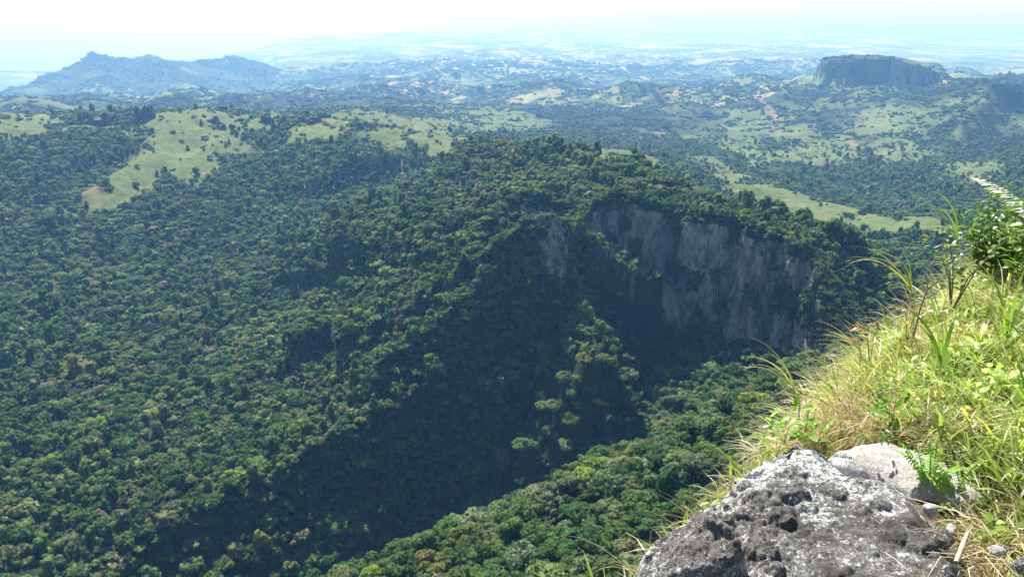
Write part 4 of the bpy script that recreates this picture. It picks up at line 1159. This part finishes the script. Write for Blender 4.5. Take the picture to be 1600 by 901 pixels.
KNOBS = [(1232, 770, 30, 0.050), (1196, 782, 20, 0.034), (1118, 806, 24, 0.04), (1112, 836, 32, 0.04), (1192, 858, 24, 0.036), (1300, 762, 22, 0.024), (1222, 802, 22, 0.034), (1180, 838, 15, 0.028), (1150, 800, 16, 0.03),
         (1168, 770, 16, 0.03), (1262, 790, 16, 0.02), (1135, 775, 16, 0.028), (1205, 885, 18, 0.03), (1345, 800, 16, 0.016), (1375, 790, 18, 0.022), (1395, 830, 22, 0.022), (1420, 812, 20, 0.02), (1100, 785, 18, 0.028), (1250, 735, 15, 0.02),
         (1440, 845, 22, 0.024), (1465, 825, 18, 0.02), (1500, 880, 18, 0.02), (1360, 850, 18, 0.016), (1310, 880, 20, 0.016), (1165, 735, 14, 0.026), (1335, 745, 14, 0.016), (1150, 880, 16, 0.03)]
def ledge_shape(x, y, di):
    z = -1.44 + 0.035 * (y - 1.6) + 0.03 * fbm(x / 0.33, y / 0.33, 313, 4)
    z = z - 0.07 * (1 - sstep(0, 0.13, di)) - 2.4 * np.maximum(-di, 0) * np.where(x < 0.9, 1.0, 0.55)
    tip = flat(1252, 690, -1.40); z = z + 0.015 * np.exp(-((x - tip[0]) ** 2 + (y - tip[1]) ** 2) / 0.10 ** 2)
    blk = flat(1072, 868, -1.42); bd = np.hypot((x - blk[0]) / 0.15, (y - blk[1]) / 0.12) + 0.15 * fbm(x / 0.1, y / 0.1, 315, 3)
    z = z + 0.055 * (1 - sstep(0.80, 1.02, bd)) - 0.02 * np.exp(-((bd - 1.08) / 0.08) ** 2)
    kn = np.zeros(x.shape)
    for u, v, rp, h in KNOBS:
        c = flat(u, v, -1.42); rr = rp * math.hypot(c[0], c[1], 1.42) / F_PX
        wx = x + 0.35 * rr * noise(x / rr / 1.3, y / rr / 1.3, int(u)); wy = y + 0.35 * rr * noise(x / rr / 1.3, y / rr / 1.3, int(v))
        q2 = np.clip(1 - ((wx - c[0]) / rr) ** 2 - ((wy - c[1]) / (rr * 0.85)) ** 2, 0, 1)
        kn = np.maximum(kn, 0.68 * h * np.minimum(1, 1.5 * q2 ** 0.6) * (0.8 + 0.35 * noise(x / rr / .55, y / rr / .55, int(u + v))))
    z = z + kn
    left = np.clip(1.0 - (x - 0.62) / 0.35, 0.25, 1)
    for sc, a, sd in ((0.085, 0.006, 317), (0.045, 0.009, 318), (0.022, 0.010, 319), (0.012, 0.006, 320)):
        wx = x + sc * .5 * fbm(x / sc / .7, y / sc / .7, sd + 40, 3); wy = y + sc * .5 * fbm(x / sc / .7, y / sc / .7, sd + 41, 3)
        d1, d2, idn = worley(wx / sc, wy / sc, sd)
        z = z + a * left * (0.2 + 0.8 * idn) * np.clip(1.25 - 1.6 * d1, 0, 0.85) - a * 0.35 * left * (1 - sstep(0.0, 0.18, d2 - d1))
    z = z + 0.010 * fbm(x / 0.035, y / 0.035, 321, 4)
    pit = fbm(x / 0.06, y / 0.06, 323, 2); z = z - 0.012 * sstep(0.32, 0.6, pit) * left
    li = 0.25 * fbm(x / 0.22, y / 0.22, 325, 2)
    for u, v, rp, a in ((1270, 730, 70, 1.0), (1215, 715, 50, 0.8), (1275, 795, 26, 0.9), (1330, 725, 40, 0.5), (1360, 760, 30, 0.3), (1022, 850, 28, 0.9), (1040, 895, 30, 0.6), (1150, 745, 40, 0.5), (1430, 820, 60, 0.30), (1110, 775, 40, 0.3)):
        c = flat(u, v, -1.42); rr = rp * math.hypot(c[0], c[1], 1.42) / F_PX
        li = li + a * np.exp(-((x - c[0]) ** 2 + (y - c[1]) ** 2) / rr ** 2)
    li = li - 0.5 * (kn > 0.008)
    li = li - 0.6 * np.exp(-((x - blk[0]) ** 2 + (y - blk[1]) ** 2) / 0.10 ** 2)
    return z, np.clip(li, -0.8, 1.1)
LEDGE_PX = [(985, 1000), (1000, 901), (1008, 856), (1048, 802), (1092, 772), (1148, 742), (1182, 706), (1222, 684), (1250, 670), (1285, 684), (1312, 700), (1345, 716), (1400, 728), (1440, 752), (1470, 790), (1510, 838), (1545, 890), (1580, 960), (1620, 1060), (1500, 1250), (1050, 1250)]
ledge, LEDGE_O = rock_sheet('rock_ledge', LEDGE_PX, -1.42, 0.0038, ledge_shape, MAT_ROCK)
tag(ledge, 'dark knobbly rock ledge crusted with white lichen at the lower right', 'rock')

def slab_shape(x, y, di):
    a = flat(1320, 685, -1.38); b = flat(1530, 740, -1.40)
    z = -1.474 + 0.040 * np.sqrt(np.clip(di / 0.10, 0, 1)) + 0.006 * fbm(x / 0.15, y / 0.15, 331, 3) + 0.003 * fbm(x / 0.02, y / 0.02, 333, 3)
    z = z - 1.6 * np.maximum(-di, 0)
    # layers that run along the slab
    t = ((x - a[0]) * (b[1] - a[1]) - (y - a[1]) * (b[0] - a[0])) / np.hypot(b[0] - a[0], b[1] - a[1])
    z = z + 0.006 * noise(t / 0.018, x / 0.5, 335)
    return z, 0.5 * fbm(x / 0.1, y / 0.1, 337, 3) + 0.1
SLAB_PX = [(1302, 698), (1312, 680), (1340, 668), (1385, 664), (1430, 676), (1475, 694), (1515, 722), (1545, 748), (1520, 758), (1480, 748), (1440, 742), (1400, 726), (1360, 712), (1325, 706)]
slab, SLAB_O = rock_sheet('rock_slab', SLAB_PX, -1.40, 0.006, slab_shape, MAT_SLAB, pad=0.10)
tag(slab, 'smooth pale rock slab behind the dark lichen ledge, under the grass', 'rock')

def stone(u, v, size, flatness, seed, label, group='loose stones beside the ledge', zc=-1.42):
    g = np.random.default_rng(seed)
    p = flat(u, v, zc)
    v_ = ICO3[0] * np.array([1, g.uniform(.7, .95), flatness])
    n_ = noise(v_[:, 0] * 2 + seed, v_[:, 1] * 2 + v_[:, 2] * 2.3, seed)
    for _ in range(13):                                  # broken faces
        d = unit(g.normal(size=3)); c = g.uniform(0.32, 0.62)
        over = np.maximum(v_ @ d - c, 0); v_ = v_ - over[:, None] * d * 0.97
    v_ = v_ * (1 + 0.08 * n_[:, None] + 0.03 * noise(v_[:, 0] * 9, v_[:, 1] * 9 + v_[:, 2] * 8, seed + 1)[:, None]) * size
    me = mesh_np('stone', v_, ICO3[1]); add_attr(me, 'lichen', 'FLOAT', np.full(len(v_), 0.15))
    o = obj('stone', me, MAT_SLAB if seed % 2 else MAT_ROCK); o.location = p; o.rotation_euler = (g.uniform(-.3, .3), g.uniform(-.3, .3), g.uniform(0, 6))
    return tag(o, label, 'stone', group)
stone(1486, 826, 0.024, 0.75, 1, 'small angular pale stone at the right edge of the ledge')
stone(1455, 798, 0.036, 0.55, 3, 'flat grey white stone beside the ferns on the ledge')
stone(1476, 840, 0.045, 0.6, 2, 'dark grey stone below the angular pale stone')
stone(1556, 862, 0.032, 0.6, 7, 'pale stone under the dry grass at the lower right')
stone(1592, 885, 0.05, 0.6, 8, 'grey stone in the lower right corner of the photo')

# ------------------------------------------------------------------ grass and small plants
def blade(g, base, az, L, w, lean, bend, seg=5, droop=0.0):
    """tapered strip that leans over and bends; returns verts, quads"""
    t = np.linspace(0, 1, seg + 1)
    ang = lean + bend * t ** 1.3 + droop * t ** 3
    dl = L / seg
    h = np.r_[0, np.cumsum(np.sin((ang[:-1] + ang[1:]) / 2)) * dl]; z = np.r_[0, np.cumsum(np.cos((ang[:-1] + ang[1:]) / 2)) * dl]
    sw = g.normal() * 0.25
    cz, sz = np.cos(az + sw * t), np.sin(az + sw * t)
    P = np.c_[base[0] + h * cz, base[1] + h * sz, base[2] + z]
    tw = az + math.pi / 2 + g.normal() * 0.5
    side = np.c_[np.cos(tw) * np.ones(seg + 1), np.sin(tw) * np.ones(seg + 1), np.full(seg + 1, g.normal() * 0.3)]
    wd = w * 0.5 * np.minimum(1, 0.55 + 2.2 * t) * np.clip(1 - t ** 2.2, 0.03, 1)
    v = np.stack([P - side * wd[:, None], P + side * wd[:, None]], 1).reshape(-1, 3)
    f = [(2 * i, 2 * i + 1, 2 * i + 3, 2 * i + 2) for i in range(seg)]
    return v, np.array(f)

MAT_GRASS = leaf_material('grass_blades', trans=0.48, rough=0.38, spec=0.5, trans_col=(1.2, 1.25, 0.6), var=0.5)
MAT_SHRUB = leaf_material('glossy_leaves', trans=0.42, rough=0.34, spec=0.5, trans_col=(1.3, 1.4, 0.45), var=0.6)
MAT_STEM = plain_material('brown_stems', (0.22, 0.17, 0.12), 0.8, 0.2, 40.0)
MAT_STRAW = plain_material('bleached_straw', (0.55, 0.46, 0.33), 0.7, 0.3, 60.0, 0.25)

def leaf_mesh(name, parts, mat, g, lo=0.2, hi=1.0):
    v, f = join(parts)
    me = mesh_np(name, v, f); me.materials.append(mat)
    lf = np.concatenate([np.full(len(p[0]), g.uniform(lo, hi)) for p in parts])
    add_attr(me, 'leaf', 'FLOAT', lf)
    return me

def tuft(name, seed, n, L, w, spread, lean, bend, base_r=0.03, mat=None):
    g = np.random.default_rng(seed); parts = []
    for _ in range(n):
        a = g.uniform(0, 6.28); r = base_r * math.sqrt(g.uniform())
        parts.append(blade(g, (r * math.cos(a), r * math.sin(a), -0.01), a + g.normal() * spread, L * g.uniform(.5, 1.25), w * g.uniform(.6, 1.3), abs(g.normal(lean, .18)), g.normal(bend, .35), 5, g.uniform(0, .6)))
    return leaf_mesh(name, parts, mat or MAT_GRASS, g)

def oval(g, base, az, pitch, L, w, fold=0.25):
    """leaf blade of five cross rows with a folded midrib"""
    t = np.array([0, .25, .55, .82, 1.0]); wd = np.array([.08, .75, 1.0, .62, .03]) * w * .5
    d = np.array([math.cos(az) * math.cos(pitch), math.sin(az) * math.cos(pitch), math.sin(pitch)])
    s = np.array([-math.sin(az), math.cos(az), g.normal() * .25]); n = np.cross(d, s)
    P = np.asarray(base) + d * (L * t)[:, None] - np.array([0, 0, 1.0]) * (L * .18 * t ** 2)[:, None]
    v = np.stack([P - s * wd[:, None] + n * (wd * fold)[:, None], P, P + s * wd[:, None] + n * (wd * fold)[:, None]], 1).reshape(-1, 3)
    f = []
    for i in range(4):
        f += [(3 * i, 3 * i + 1, 3 * i + 4, 3 * i + 3), (3 * i + 1, 3 * i + 2, 3 * i + 5, 3 * i + 4)]
    return v, np.array(f)

def herb(name, seed, n, L, w):
    g = np.random.default_rng(seed); parts = []
    for _ in range(n):
        a = g.uniform(0, 6.28); z = g.uniform(.01, .10); r = g.uniform(0, .035)
        parts.append(oval(g, (r * math.cos(a), r * math.sin(a), z), a, g.uniform(-.1, .9), L * g.uniform(.6, 1.3), w * g.uniform(.7, 1.3)))
    return leaf_mesh(name, parts, MAT_GRASS, g)

GRASS = variant_collection('grass_tufts', [
    tuft('fine_tuft', 401, 20, .15, .0055, 1.1, .75, 1.0), tuft('fine_tuft', 402, 20, .18, .005, 1.1, .8, 1.2), tuft('fine_tuft', 403, 16, .13, .006, 1.4, .9, .9), tuft('fine_tuft', 404, 22, .12, .005, 1.4, 1.0, 1.0, .05),
    tuft('broad_tuft', 405, 8, .18, .013, .9, .6, 1.0), tuft('broad_tuft', 406, 7, .15, .015, .9, .75, .9), tuft('broad_tuft', 407, 8, .21, .011, .8, .55, .9),
    tuft('straw_tuft', 408, 20, .20, .0032, 1.5, .9, .9, .06), tuft('straw_tuft', 409, 22, .17, .003, 1.5, 1.1, .8, .08), tuft('straw_tuft', 410, 14, .26, .0035, 1.2, .7, 1.0, .05),
    herb('herb', 411, 10, .055, .022), herb('herb', 412, 12, .045, .026)])
n_t = 15000
gg = np.random.default_rng(420)
tx, ty = gg.uniform(0.3, 7.5, n_t * 3), gg.uniform(0.9, 8.5, n_t * 3)
ins = inside(tx, ty, EDGE_POLY); dE, *_r = seg_dist(tx, ty, EDGE)
dl, *_r = seg_dist(tx, ty, np.vstack([LEDGE_O, LEDGE_O[:1]])); dl = np.where(inside(tx, ty, LEDGE_O), dl, -dl)
ds, *_r = seg_dist(tx, ty, np.vstack([SLAB_O, SLAB_O[:1]])); ds = np.where(inside(tx, ty, SLAB_O), ds, -ds)
okm = (ins | ((dE < 0.30) & (ty > 1.75))) & (dl < -0.015) & (ds < -0.02) & (ty > 0.9)
rr_ = np.hypot(tx, ty)
okm &= gg.uniform(0, 1, len(tx)) < np.clip(1.25 - rr_ * 0.10, 0.35, 1) 
tx, ty, dE, dl, ds, ins = tx[okm][:n_t], ty[okm][:n_t], dE[okm][:n_t], dl[okm][:n_t], ds[okm][:n_t], ins[okm][:n_t]
tz = ground_z(tx, ty); nt_ = len(tx)
dry = 0.5 * fbm(tx / 0.45, ty / 0.45, 421, 3) + 0.12
for u, v, rp, a in ((1330, 590, 75, .55), (1400, 620, 70, .45), (1430, 520, 45, .35), (1480, 470, 45, .35), (1250, 660, 60, .35), (1560, 850, 80, .5), (1520, 790, 40, .25), (1420, 655, 60, .5), (1590, 470, 40, .3), (1540, 610, 90, -.35), (1560, 720, 70, -.4), (1450, 440, 40, -.4), (1520, 560, 60, -.2)):
    c = flat(u, v, -1.42); q = rp * math.hypot(*c) / F_PX
    dry = dry + a * np.exp(-((tx - c[0]) ** 2 + (ty - c[1]) ** 2) / (q * q * 1.6))
uu = gg.uniform(0, 1, nt_)
kind = np.where(uu < np.clip(0.30 + 0.8 * dry, .10, .85), gg.integers(7, 10, nt_), np.where(gg.uniform(0, 1, nt_) < .52, gg.integers(0, 4, nt_), np.where(gg.uniform(0, 1, nt_) < .72, gg.integers(4, 7, nt_), gg.integers(10, 12, nt_))))
greens = np.array([(0.30, 0.41, 0.09), (0.40, 0.49, 0.13), (0.22, 0.34, 0.06), (0.52, 0.56, 0.26)])
straws = np.array([(0.60, 0.50, 0.32), (0.46, 0.36, 0.22), (0.68, 0.61, 0.44), (0.30, 0.21, 0.13)])
tint = np.where((kind >= 7)[:, None] & (kind < 10)[:, None], straws[gg.choice(4, nt_, p=[.35, .27, .2, .18])], greens[gg.choice(4, nt_, p=[.35, .25, .2, .2])]) * gg.normal(1, .1, (nt_, 1))
brown = np.exp(-(np.minimum(-ds, 1) / 0.22) ** 2) * (ty > 1.9)
tint = tint * (1 - 0.45 * brown[:, None]) * 1.12
ts = gg.uniform(.7, 1.35, nt_) * np.where(-dl < 0.10, 0.6, 1.0) * np.where(-ds < 0.08, 0.7, 1.0)
wind = np.c_[gg.normal(0.0, .22, nt_), gg.normal(-.05, .25, nt_), gg.uniform(0, 6.28, nt_)]
tag(scatter('grass', np.c_[tx, ty, tz], kind, wind, np.c_[ts, ts, ts * gg.uniform(.8, 1.2, nt_)], np.clip(tint, .01, .8), GRASS), kind='stuff')

def plant(name, loc, label, cat, tint, leaf_parts, stem_parts, mat, g, group=None, leaf_name='foliage', stem_mat=None):
    t = thing(name, loc, label, cat, group)
    fo = obj(leaf_name, leaf_mesh(leaf_name, leaf_parts, mat, g), None, t); fo['tint'] = [float(c) for c in tint]
    if stem_parts:
        v, f = join(stem_parts); obj('stem', mesh_np('stem', v, f), stem_mat or MAT_STEM, t)
    return t

def shrub(u, v, z, size, n_stem, n_leaf, L, w, tint, label, seed, name='shrub', up=1.0):
    g = np.random.default_rng(seed); loc = flat(u, v, z); leaves, stems = [], []
    for k in range(n_stem):
        a = g.uniform(0, 6.28); r = size * g.uniform(.15, .6 if n_stem <= 6 else .8); h = size * g.uniform(.6 if n_stem <= 6 else .3, 1.1) * up
        b0 = size * .22 * g.uniform(0, 1) if n_stem > 6 else 0.0
        P = [(b0 * math.cos(a), b0 * math.sin(a), -.06), (b0 * math.cos(a) + r * .35 * math.cos(a), b0 * math.sin(a) + r * .35 * math.sin(a), h * .45), (r * math.cos(a), r * math.sin(a), h)]
        stems.append(tube(P, np.array([.0042, .0032, .0016]) * min(1, size / .3) ** 1.2, 5)); P = np.array(P)
        for _ in range(n_leaf):
            q = g.uniform(.25 if n_stem <= 6 else .1, 1.0) * 2; i = int(min(q, 1)); b = P[i] + (P[i + 1] - P[i]) * (q - i)
            la = g.uniform(0, 6.28); tw = g.uniform(.01, .06)
            b2 = b + np.array([math.cos(la), math.sin(la), .6]) * tw
            leaves.append(oval(g, b2, la, g.uniform(-.3, .9), L * g.uniform(.6, 1.2), w * g.uniform(.7, 1.2)))
    return plant(name, loc, label, 'shrub', tint, leaves, stems, MAT_SHRUB, g)

shrub(1556, 416, -1.48, .38, 26, 60, .042, .022, (0.13, 0.23, 0.040), 'dense shrub with small glossy dark green leaves at the right edge', 501)
shrub(1610, 425, -1.40, .36, 8, 30, .055, .030, (0.15, 0.25, 0.045), 'glossy leaved shrub cut by the right edge of the photo', 507)
shrub(1490, 470, -1.47, .34, 5, 34, .042, .018, (0.20, 0.27, 0.095), 'thin upright sapling with small leaves on the grassy edge', 503, 'sapling', 1.1)
shrub(1420, 515, -1.45, .20, 3, 10, .034, .014, (0.26, 0.15, 0.05), 'sprig with rusty orange leaves beside the bare twig', 505, 'sprig', .8)
shrub(1362, 545, -1.44, .12, 3, 8, .035, .016, (0.28, 0.17, 0.06), 'small sprig with orange red leaves at the outer grass edge', 509, 'sprig', .8)
shrub(1228, 672, -1.44, .085, 3, 7, .042, .018, (0.20, 0.36, 0.04), 'bright green broad leaved sprig at the tip of the ledge', 511, 'sprig', .9)
shrub(1216, 692, -1.46, .075, 3, 7, .038, .015, (0.18, 0.33, 0.04), 'lower bright green sprig beside the tip of the ledge', 513, 'sprig', .8)
shrub(1395, 655, -1.46, .12, 4, 9, .05, .022, (0.16, 0.28, 0.04), 'yellow green leafy sprig in the brown grass above the pale slab', 515, 'sprig', .8)

MAT_GREEN_STEM = plain_material('green_stems', (0.20, 0.30, 0.07), 0.6, 0.3)
def frond(g, az, L, w, lean, bend, npin, base=(0, 0, 0)):
    """fern frond: arched midrib with paired leaflets"""
    t = np.linspace(0, 1, npin + 1); ang = lean + bend * t
    dl = L / npin
    h = np.r_[0, np.cumsum(np.sin(ang[1:])) * dl]; z = np.r_[0, np.cumsum(np.cos(ang[1:])) * dl]
    P = np.asarray(base) + np.c_[h * math.cos(az), h * math.sin(az), z]
    leaves = []
    for i in range(2, npin + 1):
        ww = w * math.sin(math.pi * min(1, (i / npin) * .86 + .12))
        for s in (-1, 1):
            leaves.append(oval(g, P[i], az + s * 1.25, g.normal(.05, .12), ww, dl * .85, .1))
    return leaves, tube(P, np.linspace(.0022, .0008, npin + 1), 4)

def fern(u, v, z, n, L, w, tint, label, seed, az0=None, group=None, lean=.5, bend=.9, npin=16, mat=None):
    g = np.random.default_rng(seed); leaves, stems = [], []
    for k in range(n):
        a = (az0 + g.normal() * .5) if az0 is not None else g.uniform(0, 6.28)
        l, s = frond(g, a, L * g.uniform(.65, 1.15), w * g.uniform(.8, 1.2), abs(g.normal(lean, .2)), g.normal(bend, .25), npin, (g.normal() * .015, g.normal() * .015, 0))
        leaves += l; stems.append(s)
    return plant('fern', flat(u, v, z), label, 'fern', tint, leaves, stems, mat or MAT_GRASS, g, group, stem_mat=MAT_GREEN_STEM)
fern(1450, 752, -1.45, 9, .13, .026, (0.27, 0.46, 0.07), 'bright green sword fern growing at the foot of the pale slab', 521, lean=.3, bend=.6)
fern(1490, 775, -1.46, 7, .12, .024, (0.30, 0.46, 0.09), 'second small fern right of the sword fern, against the dead grass', 523, lean=.4, bend=.7)
fern(1268, 672, -1.42, 4, .13, .022, (0.26, 0.36, 0.07), 'yellow green fern standing behind the tip of the ledge', 525, lean=.2, bend=.5)
fern(1384, 690, -1.385, 3, .045, .012, (0.18, 0.32, 0.05), 'tiny fern rooted on the near edge of the pale slab', 527, lean=.3, bend=.5, npin=10)
fern(1352, 696, -1.385, 3, .045, .012, (0.22, 0.30, 0.06), 'tiny fern at the left end of the pale slab', 529, lean=.3, bend=.5, npin=10)
fern(1622, 356, -1.08, 1, .42, .055, (0.80, 0.80, 0.72), 'bleached white fern frond arching over the glossy shrub', 531, az0=2.8, lean=.75, bend=1.0, npin=24)

def reed(u, v, z, top, n, L, w, tint, label, seed, az0, spread, lean=.35, bend=1.2, name='tall_grass', droop=.4):
    """cane with long arching blades near its top"""
    g = np.random.default_rng(seed); loc = flat(u, v, z); top = np.array(top)
    P = np.array([(0, 0, -.03), top * .5 + (0.01, 0, 0), top])
    leaves = [blade(g, P[1] + (P[2] - P[1]) * g.uniform(.2, 1), az0 + g.normal() * spread, L * g.uniform(.6, 1.15), w * g.uniform(.7, 1.2), abs(g.normal(lean, .25)), g.normal(bend, .25), 9, droop) for _ in range(n)]
    return plant(name, loc, label, 'grass plant', tint, leaves, [tube(P, [.0035, .003, .002], 5)], MAT_GRASS, g, leaf_name='blade', stem_mat=MAT_STRAW)
reed(1428, 520, -1.45, (-.06, .0, .23), 12, .36, .010, (0.36, 0.40, 0.14), 'tall arching grass leaning left over the valley beside the bare twig', 541, 3.0, .35)
reed(1484, 440, -1.45, (0, 0, .20), 6, .42, .011, (0.24, 0.36, 0.07), 'long bladed grass rising beside the upright sapling', 543, 2.9, .5, .25, 1.3)
reed(1345, 560, -1.44, (-.03, 0, .06), 10, .18, .006, (0.50, 0.42, 0.20), 'pale dry grass plume poking out over the shaded gully', 545, 2.8, .45, .8, .6)
reed(1190, 715, -1.44, (-.01, 0, .02), 26, .12, .003, (0.62, 0.56, 0.40), 'bleached grass tuft hanging at the left edge of the ledge', 547, 3.0, .45, 1.1, .6)
reed(1140, 752, -1.44, (0, 0, .015), 3, .12, .006, (0.42, 0.42, 0.06), 'single yellow blades growing from the left edge of the ledge', 549, 2.2, .4, .15, .4)
reed(1592, 700, -1.46, (0.01, 0, .16), 12, .40, .014, (0.20, 0.31, 0.06), 'broad bladed grass standing tall at the right edge of the photo', 551, 2.4, 1.2, .2, .8)
reed(1560, 560, -1.46, (0.01, 0, .10), 9, .34, .013, (0.24, 0.34, 0.07), 'lush green grass clump in the middle of the grassy bank', 553, 2.4, 1.4, .2, .8)
reed(1462, 600, -1.46, (0.0, 0, .10), 7, .36, .012, (0.19, 0.30, 0.05), 'upright dark green grass clump above the brown thatch', 555, 2.2, 1.0, .1, .6)
reed(1250, 640, -1.44, (-.03, 0, .06), 7, .30, .005, (0.42, 0.42, 0.16), 'wispy grass stems arching left from the ledge tip', 557, 2.9, .3, .5, 1.1)

def twig(u, v, z, pts, rads, label, mat, name='twig', side=()):
    loc = flat(u, v, z); t = thing(name, loc, label, 'twig')
    v_, f_ = tube(pts, rads, 6); obj('stem', mesh_np('stem', v_, f_), mat, t)
    for b in side:
        v_, f_ = tube(b, np.linspace(rads[-1] * 1.1, rads[-1] * .4, len(b)), 5); obj('branch', mesh_np('branch', v_, f_), mat, t)
    return t
twig(1427, 525, -1.45, [(0, 0, -.05), (.005, 0, .12), (.02, 0, .22)], [.004, .0034, .0026], 'bare dark twig with forked grey ends on the grassy edge', MAT_STEM, side=[
    [(.02, 0, .22), (.06, .01, .25), (.12, .02, .275)], [(.02, 0, .22), (.0, -.01, .27), (-.01, 0, .31)], [(.03, 0, .225), (.08, 0, .27), (.10, .01, .31)], [(.01, 0, .17), (.06, .01, .19), (.09, .02, .22)]])
a_, b_ = flat(1494, 878, -1.415), flat(1512, 832, -1.405)
sv_ = b_ - a_
twig(1494, 878, -1.405, [(0, 0, 0), tuple(sv_ * .5 + (0, 0, .004)), tuple(sv_)], [.006, .0065, .004], 'flat bleached dry stem lying at the edge of the ledge', MAT_STRAW, 'dry_stem')
a_ = flat(1382, 862, -1.40); b_ = flat(1418, 890, -1.40) - a_; c_p = flat(1412, 902, -1.40) - a_
twig(1382, 862, -1.395, [(0, 0, 0), tuple(b_ * .5 + (0, 0, .004)), tuple(b_), tuple(c_p)], [.0012, .0014, .0014, .001], 'thin bent straw lying across the lichen ledge', MAT_STRAW, 'straw')
# dead grass lying about the right end of the ledge
gd = np.random.default_rng(560)
for k in range(16):
    u0, v0 = gd.uniform(1490, 1600), gd.uniform(830, 905)
    a0 = gd.uniform(0, 6.28); L = gd.uniform(.08, .22)
    pts = [(0, 0, 0), (L * .5 * math.cos(a0), L * .5 * math.sin(a0), .02), (L * math.cos(a0 + .3), L * math.sin(a0 + .3), .006)]
    v_, f_ = tube(pts, [.0016, .0016, .001], 4)
    o = obj('straw', mesh_np('straw', v_, f_), MAT_STRAW); o.location = flat(u0, v0, -1.43)
    tag(o, 'loose bleached straw lying at the right end of the ledge', 'straw', 'loose straws at the right end of the ledge')
